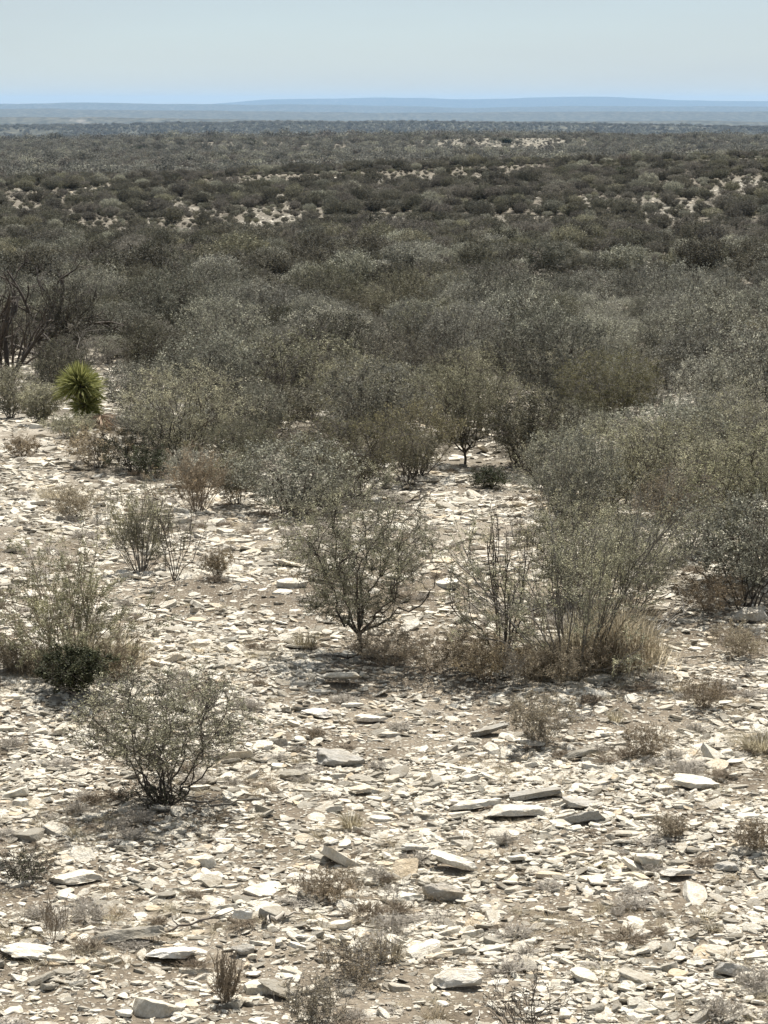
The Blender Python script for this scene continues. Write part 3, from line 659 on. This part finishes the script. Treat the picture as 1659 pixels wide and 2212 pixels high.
# ------------------------------------------------------------------ yucca
def blades(rg, n, L, wd, cen, el=(-20, 90), curve=.1):
    az = rg.uniform(0, 2 * math.pi, n); e = np.radians(rg.uniform(el[0], el[1], n))
    d = np.stack([np.cos(e) * np.cos(az), np.cos(e) * np.sin(az), np.sin(e)], -1)
    l = (L * rg.uniform(.75, 1.05, n))[:, None]
    s = unit(np.cross(d, rg.normal(0, 1, (n, 3)))) * wd * .5
    b = cen + d * L * .06; m = b + d * l * .55; tp = b + d * l - np.array([0, 0, 1]) * l * curve * rg.uniform(0, 1, (n, 1))
    V = np.stack([b - s * .6, b + s * .6, m + s, m - s, tp + s * .1, tp - s * .1], 1).reshape(-1, 3)
    i = np.arange(n)[:, None] * 6
    return V, np.concatenate([i + np.array([[0, 1, 2, 3]]), i + np.array([[3, 2, 4, 5]])])
def yucca(px, row, hpx, wpx, label, dead=True, seed=3, group=None):
    p = ground_at(px, row); s = scale_at(p); r_ = np.random.default_rng(seed); Hh = hpx / s; R = wpx / s / 2
    r = bpy.data.objects.new('yucca', None); COL.objects.link(r); r.location = p; tag(r, label, 'yucca', group)
    tn = np.array([[[0, 0, -.1], [.02, 0, Hh * .3], [0, 0, Hh - R * .9]]])
    V, Q = tubes(tn, np.array([R * .28]), np.array([R * .22]), 10)
    link('trunk', mesh_np('yucca_trunk', V, Q, [M['bark']], smooth=True), r)
    V, Q = blades(r_, 1000, R * 1.0, R * .04, np.array([-R * .05, 0, Hh - R]), (-25, 90), .3)
    link('leaf_head', mesh_np('yucca_leaf_head', V, Q, [M['yucca']]), r)
    V, Q = blades(r_, 420, R * .72, R * .045, np.array([R * .16, -R * .1, Hh - R * 1.62]), (-45, 55))
    link('leaf_head', mesh_np('yucca_lower_head', V, Q, [M['yucca']]), r)
    if dead:
        V, Q = blades(r_, 260, R * .8, R * .05, np.array([R * .7, -R * .3, Hh - R * 1.95]), (-75, 5))
        link('dead_skirt', mesh_np('yucca_dead_skirt', V, Q, [M['yuccadead']]), r)
    HERO.append((p.x, p.y, R * 3.2))
yucca(178, 926, 150, 122, 'bright green two-headed yucca with dry blades, at the left edge of the thicket')
yucca(105, 556, 26, 40, 'small yellow-green yucca far off in the left scrub, the farther one', False, 4)
yucca(245, 612, 24, 44, 'small yellow-green yucca far off in the left scrub, the nearer one', False, 5)

# ------------------------------------------------------------------ dead limbs on the ground
def limb(name, pts, r, mat, label, cat='branch', forks=4, seed=1):
    r_ = np.random.default_rng(seed)
    W = []
    for px, row, lift in pts:
        p = ground_at(px, row); W.append([p.x, p.y, p.z + lift])
    W = np.array(W); base = W[0].copy()
    tt = np.linspace(0, len(W) - 1, len(W) * 4); nodes = np.stack([np.interp(tt, np.arange(len(W)), W[:, k]) for k in range(3)], -1)
    nodes[1:-1] += r_.normal(0, r * .8, nodes[1:-1].shape)
    V, Q = tubes(nodes[None] - base, np.array([r]), np.array([r * .3]), 6)
    for f in range(forks):
        i = r_.integers(3, len(nodes) - 2); d = unit(nodes[i + 1] - nodes[i]) + r_.normal(0, .6, 3); d[2] = abs(d[2]) * .6
        d = unit(d); L = np.linalg.norm(W[-1] - W[0]) * r_.uniform(.12, .3)
        fn = np.array([nodes[i] + d * L * q + r_.normal(0, r * .6, 3) * (q > 0) for q in (0, .35, .7, 1)])
        v, q = tubes(fn[None] - base, np.array([r * .5]), np.array([r * .2]), 5)
        Q = np.concatenate([Q, q + len(V)]); V = np.concatenate([V, v])
    o = link(name, mesh_np(name, V, Q, [M[mat]], smooth=True), None, Vector(base)); tag(o, label, cat); return o
limb('dead_branch', [(350, 1705, .05), (400, 1732, .02), (470, 1750, .03), (540, 1742, .06), (585, 1738, .03)], .011, 'greybark', 'long grey dead branch on the ground at the foot of the near left shrub')
limb('dead_branch', [(340, 1745, .02), (355, 1752, .02), (385, 1760, .02)], .010, 'palebark', 'short pale dead stick under the near left shrub', forks=0, seed=2)
limb('dead_branch', [(1330, 1440, .25), (1270, 1462, .08), (1220, 1470, .04), (1150, 1462, .03)], .011, 'palebark', 'pale dead branch lying along the foot of the tall tangled shrub', seed=3)
limb('dead_branch', [(1320, 1455, .02), (1370, 1425, .12), (1430, 1400, .2), (1500, 1375, .28)], .011, 'greybark', 'grey branch reaching right from the foot of the tangled shrub', seed=4)
limb('dead_branch', [(700, 1420, .02), (760, 1428, .03), (840, 1424, .02), (900, 1416, .03)], .012, 'bark', 'dark fallen limb across the foot of the centre tree', seed=5)
limb('dead_branch', [(570, 2005, .03), (600, 1995, .03), (648, 1984, .03)], .018, 'palebark', 'short thick pale stick in the near rubble left of centre', forks=1, seed=6)
limb('dead_branch', [(860, 1105, .1), (900, 1100, .12), (940, 1092, .2)], .02, 'bark', 'dark stub of a branch behind the top of the centre tree', forks=2, seed=7)
limb('dead_branch', [(350, 2020, .02), (420, 2005, .03), (520, 1975, .03)], .008, 'bark', 'thin dark twig trailing over the soil behind the two long slabs', seed=8)

# ------------------------------------------------------------------ stones
def stone_mesh(name, seed, flat=0.3, sub=3, cuts=9, mat='stone', rough=.03):
    r_ = np.random.default_rng(seed); bm = bmesh.new(); bmesh.ops.create_icosphere(bm, subdivisions=sub, radius=1)
    co = np.array([v.co[:] for v in bm.verts])
    co = co * (1 + .28 * (fbm(co[:, 0] * 1.3 + seed, co[:, 1] * 1.3 + co[:, 2], seed, 2)[:, None] - .5))
    for k in range(cuts):
        az = r_.uniform(0, 2 * math.pi); e = (r_.uniform(-.3, .35) if rough < .05 else r_.uniform(-.5, .85)) if k < cuts - 3 else r_.uniform(1.38 if rough < .05 else 1.2, 1.57) * (1 if k % 2 else -1)
        n_ = np.array([math.cos(az) * math.cos(e), math.sin(az) * math.cos(e), math.sin(e)])
        dlim = r_.uniform(.42, .85) if k < cuts - 3 else r_.uniform(.22, .34); dd = co @ n_; over = np.maximum(dd - dlim, 0)
        co = co - n_[None] * (over * .93)[:, None]
    co = co + rough * (np.stack([fbm(co[:, 0] * 4 + k * 9, co[:, 1] * 4 + co[:, 2] * 4, seed + k, 2) for k in range(3)], -1) - .5) * 2
    co -= co.mean(0); ext = np.ptp(co, axis=0)
    co = co / ext[0]; co[:, 1] *= 1; co[:, 2] *= flat / (np.ptp(co[:, 2]))
    co[:, 1] *= r_.uniform(.55, .95) / np.ptp(co[:, 1])
    for v, q in zip(bm.verts, co): v.co = q
    me = bpy.data.meshes.new(name); bm.to_mesh(me); bm.free(); me.materials.append(M[mat])
    me.polygons.foreach_set('use_smooth', np.ones(len(me.polygons), bool)); me.set_sharp_from_angle(angle=math.radians(24))
    return me
SM = [stone_mesh('limestone_slab', 100 + i, [.12, .15, .20, .28, .14, .18][i % 6], 3, [9, 6, 10, 5][i % 4], 'stone', [.03, .055, .035, .05][i % 4]) for i in range(28)]
def stone(px, row, wpx, kind, label, mat='stone', rz=None, tilt=(0, 0), seed=0, lift=.15, sx_=1.0):
    p = ground_at(px, row); s = scale_at(p); W = wpx / s
    me = stone_mesh('limestone_rock', 500 + seed, {'slab': .17, 'block': .32, 'round': .5, 'long': .15}[kind], 4, 11, mat, .085)
    o = link('limestone_rock', me); o.location = p + Vector((0, 0, W * lift)); o.scale = (W, W * (.7 if kind != 'long' else .55), W)
    o.rotation_euler = (math.radians(tilt[0]), math.radians(tilt[1]), math.radians(rz if rz is not None else 5)); tag(o, label, 'rock'); return o
ST = [
 (728, 1648, 112, 'slab', 'large pale grey slab tilted toward the view, left of centre on the rubble', 'greystone', -8, (18, 6), .12),
 (738, 1478, 95, 'slab', 'thick slab with a dark shaded front below the centre tree', 'stone', 5, (-14, 0), .2),
 (268, 2035, 175, 'long', 'long low ledge-like slab at the lower left, the longest there', 'stone', 4, (0, -3), .1),
 (374, 2072, 118, 'slab', 'pale slab with a dark undercut edge right of the long ledge slab', 'whitestone', 6, (-12, 4), .12),
 (62, 2070, 120, 'slab', 'pale wedge-shaped slab in the lower left corner area', 'stone', -6, (6, 5), .12),
 (160, 1905, 120, 'long', 'pale broken slab above the thin dead plant at lower left', 'stone', 8, (0, -4), .08),
 (526, 2030, 44, 'round', 'small white rounded stone perched on a dark one, lower left of centre', 'whitestone', 0, (0, 0), 1.35),
 (528, 2058, 52, 'block', 'small dark stone under the white rounded stone', 'greystone', 20, (0, 0), .15),
 (548, 2108, 38, 'slab', 'little white flat stone below the dark stone', 'whitestone', 0, (0, 0), .15),
 (958, 1942, 95, 'block', 'grey angular block in the near rubble right of centre', 'greystone', -10, (8, 8), .15),
 (860, 1948, 100, 'slab', 'low pale slab left of the grey angular block', 'stone', 4, (4, 0), .1),
 (1405, 1875, 85, 'block', 'rounded pale grey boulder, the tallest stone in the lower right rubble', 'stone', 30, (0, 10), .2),
 (1462, 1895, 82, 'slab', 'white flat stone touching the tallest boulder of the lower right', 'whitestone', 2, (-8, 0), .15),
 (1570, 1880, 60, 'block', 'grey stone right of the white flat stone at lower right', 'greystone', 0, (-8, -4), .15),
 (992, 2130, 108, 'slab', 'bright white slab tilted up near the bottom edge, right of centre', 'whitestone', -4, (16, -6), .18),
 (608, 2150, 100, 'slab', 'pale jagged slab near the bottom edge, left of centre', 'stone', -14, (8, 10), .15),
 (1030, 1745, 120, 'long', 'long thin pale slab on the rubble right of centre', 'stone', 10, (0, -4), .07),
 (1150, 1722, 120, 'long', 'long grey-brown slab above the long thin pale slab', 'greystone', 12, (0, -4), .06),
 (1110, 1765, 140, 'long', 'wide pale slab just below the long thin pale slab', 'whitestone', 3, (-4, 0), .1),
 (1262, 1775, 90, 'block', 'grey wedge stone at the right end of the wide pale slabs', 'greystone', -5, (0, -12), .1),
 (1250, 1745, 90, 'slab', 'pale grey tilted slab above the grey wedge stone', 'greystone', 0, (0, 8), .12),
 (895, 1838, 62, 'slab', 'small bright slab with a rounded outline in mid rubble', 'whitestone', 0, (6, 0), .15),
 (975, 1878, 110, 'slab', 'pale slab raised on one side above the grey angular block', 'stone', -12, (0, 12), .2),
 (1255, 1640, 80, 'long', 'pale raised slab right below the grey domed dry shrub', 'stone', 12, (0, -8), .2),
 (1148, 1618, 55, 'slab', 'small flat stone with a shadow under the grey domed dry shrub', 'whitestone', 0, (0, 0), .25),
 (632, 1685, 62, 'block', 'rounded pale stone left of the large pale grey slab', 'stone', 10, (4, 0), .2),
 (786, 1715, 60, 'slab', 'flat pale stone with a grey side below the large pale grey slab', 'stone', 0, (-4, 0), .2),
 (1440, 2010, 0, 'slab', '', 'stone', 0, (0, 0), 0),
 (1585, 2105, 85, 'block', 'grey-sided wedge stone in the lower right rubble', 'greystone', 0, (-10, 8), .12),
 (1380, 2025, 60, 'slab', 'small white slab in the lower right rubble above the wedge stone', 'whitestone', 8, (4, -4), .15),
 (1060, 1588, 90, 'slab', 'dark-edged slab half under the left side of the grey domed dry shrub', 'greystone', 12, (0, -14), .15),
 (800, 1560, 75, 'slab', 'bright slab alone on the rubble between centre tree and large grey slab', 'whitestone', 0, (0, 0), .12),
 (685, 1548, 68, 'slab', 'bright flat slab left of the lone bright slab', 'whitestone', 0, (3, 0), .12),
 (1500, 1700, 110, 'slab', 'pale slab with a grey broken front at the right of the rubble', 'stone', 5, (0, 8), .12),
 (1620, 1345, 90, 'block', 'white boulder pile at the right edge below the brown bush', 'whitestone', 0, (0, 0), .2),
 (245, 868, 45, 'block', '', 'stone', 0, (0, 0), .2),
]
taken = []
for i, (px, row, wpx, kd, lab, mt, rz, tl, lf) in enumerate(ST):
    if not lab or wpx == 0: continue
    o = stone(px, row, wpx, kd, lab, mt, rz, tl, i, lf); taken.append((o.location.x, o.location.y, o.scale.x * .45))

# random rubble in size classes
rg = np.random.default_rng(77)
def pts_in(y0, y1, dens, xmul=1.3, rg=rg):
    xmax = lambda y: (0.172 * y + .6) * xmul
    area = (xmax(y0) + xmax(y1)) * (y1 - y0); n = int(area * dens)
    y = np.sqrt(rg.uniform(y0 ** 2, y1 ** 2, n)) if y0 > 0 else rg.uniform(y0, y1, n)
    x = rg.uniform(-1, 1, n) * xmax(y)
    return x, y
allS = []
for (y0, y1, s0, s1, dens, thr) in [(9.0, 17, .02, .04, 620, .0), (9.0, 19, .035, .085, 640, .25), (17, 32, .035, .08, 240, .2),
                                (9.0, 21, .08, .15, 95, .30), (21, 36, .06, .16, 75, .2), (9.0, 21, .15, .25, 4.5, .25),
                                (21, 50, .12, .30, 9, .2), (27, 66, .08, .2, 26, .2)]:
    x, y = pts_in(y0, y1, dens)
    z = height(x, y)
    sm = fbm(x * .8 + 40, y * .8, 33, 3)
    prob = np.clip((sm - .27) * 3.6, 0.2, 1)
    px_, row_ = to_px(x, y, z)
    # soil shows more at the lower left of the view
    prob *= np.where((px_ < 800) & (row_ > 1720), .60, 1.0)
    keep = rg.uniform(0, 1, len(x)) < prob
    x, y, z = x[keep], y[keep], z[keep]
    s = s0 * (s1 / s0) ** rg.uniform(0, 1, len(x)) ** 1.3
    allS.append(np.stack([x, y, z, s], -1))
A = np.concatenate(allS)
ok = np.ones(len(A), bool)
for tx, ty, tr in taken: ok &= ((A[:, 0] - tx) ** 2 + (A[:, 1] - ty) ** 2) > (tr * .8) ** 2
A = A[ok]
n = len(A)
rot = np.stack([rg.normal(0, .19, n), rg.normal(0, .19, n), rg.normal(0, .8, n)], -1)
scl = A[:, 3:4] * np.stack([rg.uniform(.85, 1.25, n), rg.uniform(.6, 1.05, n), rg.uniform(.7, 1.7, n)], -1)
kind = rg.integers(0, len(SM), n)
P = A[:, :3] + np.array([0, 0, 1]) * A[:, 3:4] * rg.uniform(-.03, .11, (n, 1))
px_, row_ = to_px(P[:, 0], P[:, 1], P[:, 2])
vis = (px_ > 5) & (px_ < 1654) & (row_ < 2200) & (row_ > 900)
app = np.where(vis, A[:, 3] / P[:, 1], 0); big = np.argsort(-app)[:265]
for i in big:
    o = link('limestone_rock', SM[kind[i]]); o.location = P[i]; o.rotation_euler = rot[i]; o.scale = scl[i]
    tag(o, 'pale flat limestone slab lying loose among the near rubble', 'rock', 'limestone slabs scattered over the near ground')
rest = np.setdiff1d(np.arange(n), big)
SP = [bpy.data.objects.new('rubble_stone', m) for m in SM]
scatter('stone_rubble', SP, P[rest], rot[rest], scl[rest], kind[rest], 'pale broken limestone rubble covering the stony ground', 'rubble')

# far pale rocks in the clearings of the scrub
x, y = [], []
for (cx_, cy_, rx, ry) in CLEAR:
    m_ = int(min(500, 0.06 * rx * ry * 3.14 * 6)); q = rg.normal(0, .55, (m_, 2)); x += list(cx_ + q[:, 0] * rx); y += list(cy_ + q[:, 1] * ry)
x = np.array(x); y = np.array(y); n = len(x); s = rg.uniform(.25, .9, n) * np.clip(y / 450, .5, 2.0)
P2 = np.stack([x, y, height(x, y) + s * .05], -1)
scatter('far_rock_patches', SP, P2, np.stack([rg.normal(0, .15, n), rg.normal(0, .15, n), rg.uniform(0, 6, n)], -1), np.stack([s, s, s], -1), rg.integers(0, len(SM), n),
        'pale bare rock patches showing between the far scrub', 'rock outcrop')

# ------------------------------------------------------------------ litter, little dry tufts and twigs
tufts = []
for i in range(6):
    r_ = np.random.default_rng(900 + i); mt = ['straw', 'drybrush', 'brown', 'drybrush', 'brown', 'straw'][i]
    V, Q = twig_blades(r_, 60, .11, .14, .003, 1.3, .6); tufts.append(proto_obj('dry_tuft', [(V, Q, M[mt])]))
for i in range(5):
    pt = shrub_data(950 + i, .24, .12, 'spray', .008, 150); tufts.append(proto_obj('dry_forb', [(*pt['stem'], M['brownbark' if i % 2 else 'palebark']), (*pt['branches'], M['brownbark' if i % 2 else 'palebark']), (*pt['foliage'], M[['brown', 'drybrush', 'straw', 'sage', 'drybrush'][i]])]))
for i in range(5):
    r_ = np.random.default_rng(980 + i); nodes = np.cumsum(np.concatenate([np.zeros((1, 1, 3)), np.stack([r_.uniform(.02, .05, (1, 5)), r_.normal(0, .012, (1, 5)), r_.normal(0, .004, (1, 5))], -1)], 1), 1)
    V, Q = tubes(nodes + np.array([0, 0, .008]), np.array([.004]), np.array([.0015]), 4); tufts.append(proto_obj('twig', [(V, Q, M[['palebark', 'greybark', 'bark', 'palebark', 'brownbark'][i]])]))
x, y = pts_in(9, 36, 90); z = height(x, y)
lm = fbm(x * .9 + 7, y * .9 + 3, 61, 3); keep = rg.uniform(0, 1, len(x)) < np.clip((lm - .40) * 3.6, .05, 1) * np.where(y > 21, .6, 1)
x, y, z = x[keep], y[keep], z[keep]; n = len(x); s = rg.uniform(.3, 1.0, n) ; lk = rg.choice(16, n, p=np.array([1.5] * 6 + [.55] * 5 + [1.6] * 5) / 19.75)
scatter('dry_litter', tufts, np.stack([x, y, z], -1), np.stack([np.zeros(n), np.zeros(n), rg.uniform(0, 6.28, n)], -1), np.stack([s, s, s * rg.uniform(.25, .9, n)], -1), lk,
        'dry grass wisps, dead forbs and fallen twigs between the stones', 'litter')

# ------------------------------------------------------------------ the thicket: countable shrubs near, mass far off
KINDS = [('dense', 'thick1', 'bark', 0), ('dense', 'thick2', 'bark', .2), ('open', 'thick3', 'bark', .15), ('open', 'thick1', 'bark', .2), ('dense', 'thick1', 'greybark', .2),
         ('bare', 'fargrey', 'greybark', .35), ('open', 'thick3', 'bark', .25), ('dense', 'far', 'bark', 0), ('spray', 'thick2', 'greybark', .2), ('bare', 'fargrey', 'bark', .4)]
PL = ['leafy grey-green shrub', 'pale sage-coloured shrub', 'olive-tinted shrub', 'loose grey-green shrub', 'grey-barked green shrub', 'grey half-leafless shrub', 'loose olive shrub', 'dark green shrub', 'pale upright shrub', 'dark leafless shrub']
protos = []
for i, (st, lm_, wm, br) in enumerate(KINDS):
    pt = shrub_data(300 + i, 2.0, 1.4, st, .038, 14000 if st != 'bare' else 3500, br, 3 if st != 'bare' else 4)
    protos.append((pt, mesh_np('thicket_stem', *pt['stem'], [M[wm]], smooth=True), mesh_np('thicket_branches', *pt['branches'], [M[wm]], smooth=True), mesh_np('thicket_foliage', *pt['foliage'], [M[lm_]])))
def thicket(y0, y1, spacing, rg, xmul=1.35, thin=0.0):
    """jittered grid, spacing grows with distance only between bands"""
    xm = (0.172 * y1 + .6) * xmul
    gx, gy = np.meshgrid(np.arange(-xm, xm, spacing), np.arange(y0, y1, spacing), indexing='ij')
    x = (gx + rg.uniform(-.48, .48, gx.shape) * spacing).ravel(); y = (gy + rg.uniform(-.48, .48, gx.shape) * spacing).ravel()
    k = (np.abs(x) < (0.172 * y + .6) * xmul) & (y > y0) & (y < y1)
    return x[k], y[k]
x, y = thicket(20, 88, 1.5, rg); z = height(x, y)
keep = ~open_ground(x, y, z) & (rg.uniform(0, 1, len(x)) < .80 - clear_mask(x, y))
for hx, hy, hr in HERO: keep &= ((x - hx) ** 2 + (y - hy) ** 2) > (hr * .6) ** 2
# do not let them stand in front of named shrubs on the stony ground
x, y, z = x[keep], y[keep], z[keep]
px_, row_ = to_px(x, y, z)
s = (.36 + .80 * rg.uniform(0, 1, len(x)) ** 1.4) * np.interp(y, [20, 38, 66, 88], [.6, .88, 1.1, 1.2])
ok_ = ~((px_ > 75) & (px_ < 285) & (row_ > 868)) & ~((px_ < 60) & (row_ > 790))     # the yucca and the dark-trunked tree stand free
x, y, z, px_, row_ = x[ok_], y[ok_], z[ok_], px_[ok_], row_[ok_]; s = s[ok_]
inview = (px_ > -70) & (px_ < 1730)
app = np.where(inview, s / y, 0); order = np.argsort(-app); nind = 235
idx = order[:nind]
clump = fbm(x * .12, y * .12, 91, 2)
kd = np.where(clump < .47, rg.choice([5, 9, 7, 3, 6], len(x)), rg.choice([0, 1, 2, 4, 0, 4, 3, 8, 1, 6], len(x)))
for i in idx:
    k = int(kd[i]); pt, ms, mb, mf = protos[k]
    r = bpy.data.objects.new('thicket_shrub', None); COL.objects.link(r); r.location = (x[i], y[i], z[i] - .02)
    r.rotation_euler = (0, 0, rg.uniform(0, 6.28)); r.scale = (s[i] * rg.uniform(.85, 1.2), s[i], s[i] * rg.uniform(.7, 1.5))
    tag(r, PL[k] + ' in the dense thicket behind the stony ground', 'shrub', PL[k] + 's of the thicket')
    link('stem', ms, r); link('branches', mb, r); link('foliage', mf, r)
TP = [proto_obj('scrub_shrub', [(*p[0]['stem'], M[k[2]]), (*p[0]['branches'], M[k[2]]), (*p[0]['foliage'], M[k[1]])]) for p, k in zip(protos, KINDS)]
oth = order[nind:]
# 60 to 160 m
FK = [('dense', 'far'), ('dense', 'thick1'), ('dense', 'fargrey'), ('dense', 'thick3'), ('bare', 'fargrey'), ('dense', 'far'), ('open', 'thick2')]
LP = []
for i, (st, lm_) in enumerate(FK):
    pt = shrub_data(400 + i, 2.2, 1.5, st, .085, 7500 if st != 'bare' else 1000, 0.12 if st != 'bare' else .35); LP.append(proto_obj('scrub_shrub', [(*pt['stem'], M['bark']), (*pt['foliage'], M[lm_])]))
VP = []
for i, lm_ in enumerate(['farhazed', 'farhazed', 'fargrey', 'thick1', 'farhazed']):
    pt = shrub_data(430 + i, 2.4, 1.6, 'dense', .30, 520); VP.append(proto_obj('scrub_shrub', [(*pt['foliage'], M[lm_])]))
nT, nL = len(TP), len(LP)
Ps, Rs, Ss, Ks = [], [], [], []
def addpts(x, y, s, k):
    z = height(x, y); n = len(x)
    Ps.append(np.stack([x, y, z - .03 * s], -1)); Rs.append(np.stack([np.zeros(n), np.zeros(n), rg.uniform(0, 6.28, n)], -1))
    Ss.append(np.stack([s * rg.uniform(.85, 1.25, n), s, s * rg.uniform(.7, 1.35, n)], -1)); Ks.append(k)
addpts(x[oth], y[oth], s[oth], kd[oth])
x, y = thicket(88, 190, 2.25, rg, 1.25)
cl = clear_mask(x, y); gn = fbm(x * .06, y * .05, 92, 3)
keep = rg.uniform(0, 1, len(x)) < np.clip(.88 - cl * .85 - np.clip((gn - .50) * 5, 0, .8), 0, 1)
x, y = x[keep], y[keep]; cl2 = fbm(x * .08, y * .08, 93, 2)
kk = nT + np.where(cl2 < .42, rg.choice([2, 4, 0], len(x)), rg.choice([0, 1, 3, 5, 6, 0], len(x)))
kk = np.where(rg.uniform(88, 150, len(x)) > y, np.where(cl2 < .42, rg.choice([5, 9, 7, 3], len(x)), rg.choice([0, 1, 2, 4, 8], len(x))), kk)
addpts(x, y, rg.uniform(.5, 1.4, len(x)), kk)
x, y = thicket(190, 620, 3.1, rg, 1.2)
cl = clear_mask(x, y); gn = fbm(x * .03, y * .02, 94, 4)
keep = rg.uniform(0, 1, len(x)) < np.clip(.86 - cl * .8 - np.clip((gn - .45) * 5, 0, .75), 0, 1)
x, y = x[keep], y[keep]; cl2 = fbm(x * .05, y * .03, 95, 2)
addpts(x, y, rg.uniform(.65, 1.5, len(x)), nT + np.where(cl2 < .42, rg.choice([2, 4, 0], len(x)), rg.choice([0, 0, 1, 3, 5, 2], len(x))))
x, y = thicket(88, 760, 2.9, rg, 1.15)
addpts(x, y, rg.uniform(.18, .55, len(x)), nT + rg.choice([0, 1, 2, 3, 5], len(x)))
x, y = thicket(700, 1700, 6.5, rg, 1.1)
addpts(x, y, rg.uniform(.3, .8, len(x)), nT + nL + rg.choice(5, len(x)))
x, y = thicket(620, 2070, 5.4, rg, 1.15)
cl = clear_mask(x, y); gn = fbm(x * .01, y * .006, 96, 4)
keep = rg.uniform(0, 1, len(x)) < np.clip(.88 - cl * .8 - np.clip((gn - .55) * 5, 0, .6), 0, 1)
x, y = x[keep], y[keep]
addpts(x, y, .6 + 1.7 * rg.uniform(0, 1, len(x)) ** 2, nT + nL + rg.choice(5, len(x)))
x, y = thicket(2070, 9000, 19, rg, 1.1)
gn = fbm(x * .004, y * .002, 97, 4); keep = rg.uniform(0, 1, len(x)) < np.clip(.9 - np.clip((gn - .58) * 5, 0, .8), 0, 1)
x, y = x[keep], y[keep]
addpts(x, y, rg.uniform(2.0, 5.5, len(x)), nT + nL + rg.choice(5, len(x)))
scatter('distant_scrub', TP + LP + VP, np.concatenate(Ps), np.concatenate(Rs), np.concatenate(Ss), np.concatenate(Ks),
        'grey-green scrub covering the valley and hills beyond the thicket', 'scrub')
print('scrub', len(np.concatenate(Ks)), 'stones', len(A))

# ------------------------------------------------------------------ haze
bpy_z0, bpy_z1 = float(ZZ.min()) - 2, max(float(ZZ.max()), CAMZ) + 15
bm = bmesh.new(); bmesh.ops.create_cube(bm, size=1); me = bpy.data.meshes.new('haze'); bm.to_mesh(me); bm.free()
hz = link('haze', me); hz.scale = (2 * 90000, 57000 + 2060, bpy_z1 - bpy_z0)
hz.location = (0, (57000 - 2060) / 2, (bpy_z0 + bpy_z1) / 2); tag(hz, 'thin pale blue haze over the far hills', 'haze', kind='stuff')
m, t = new_mat('haze_air'); pv = N(t, 'ShaderNodeVolumePrincipled'); pv.inputs['Color'].default_value = (0.43, 0.68, 1.0, 1)
pv.inputs['Density'].default_value = 2.0e-5; pv.inputs['Anisotropy'].default_value = 0.0
o = N(t, 'ShaderNodeOutputMaterial'); t.links.new(pv.outputs[0], o.inputs['Volume']); me.materials.append(m)
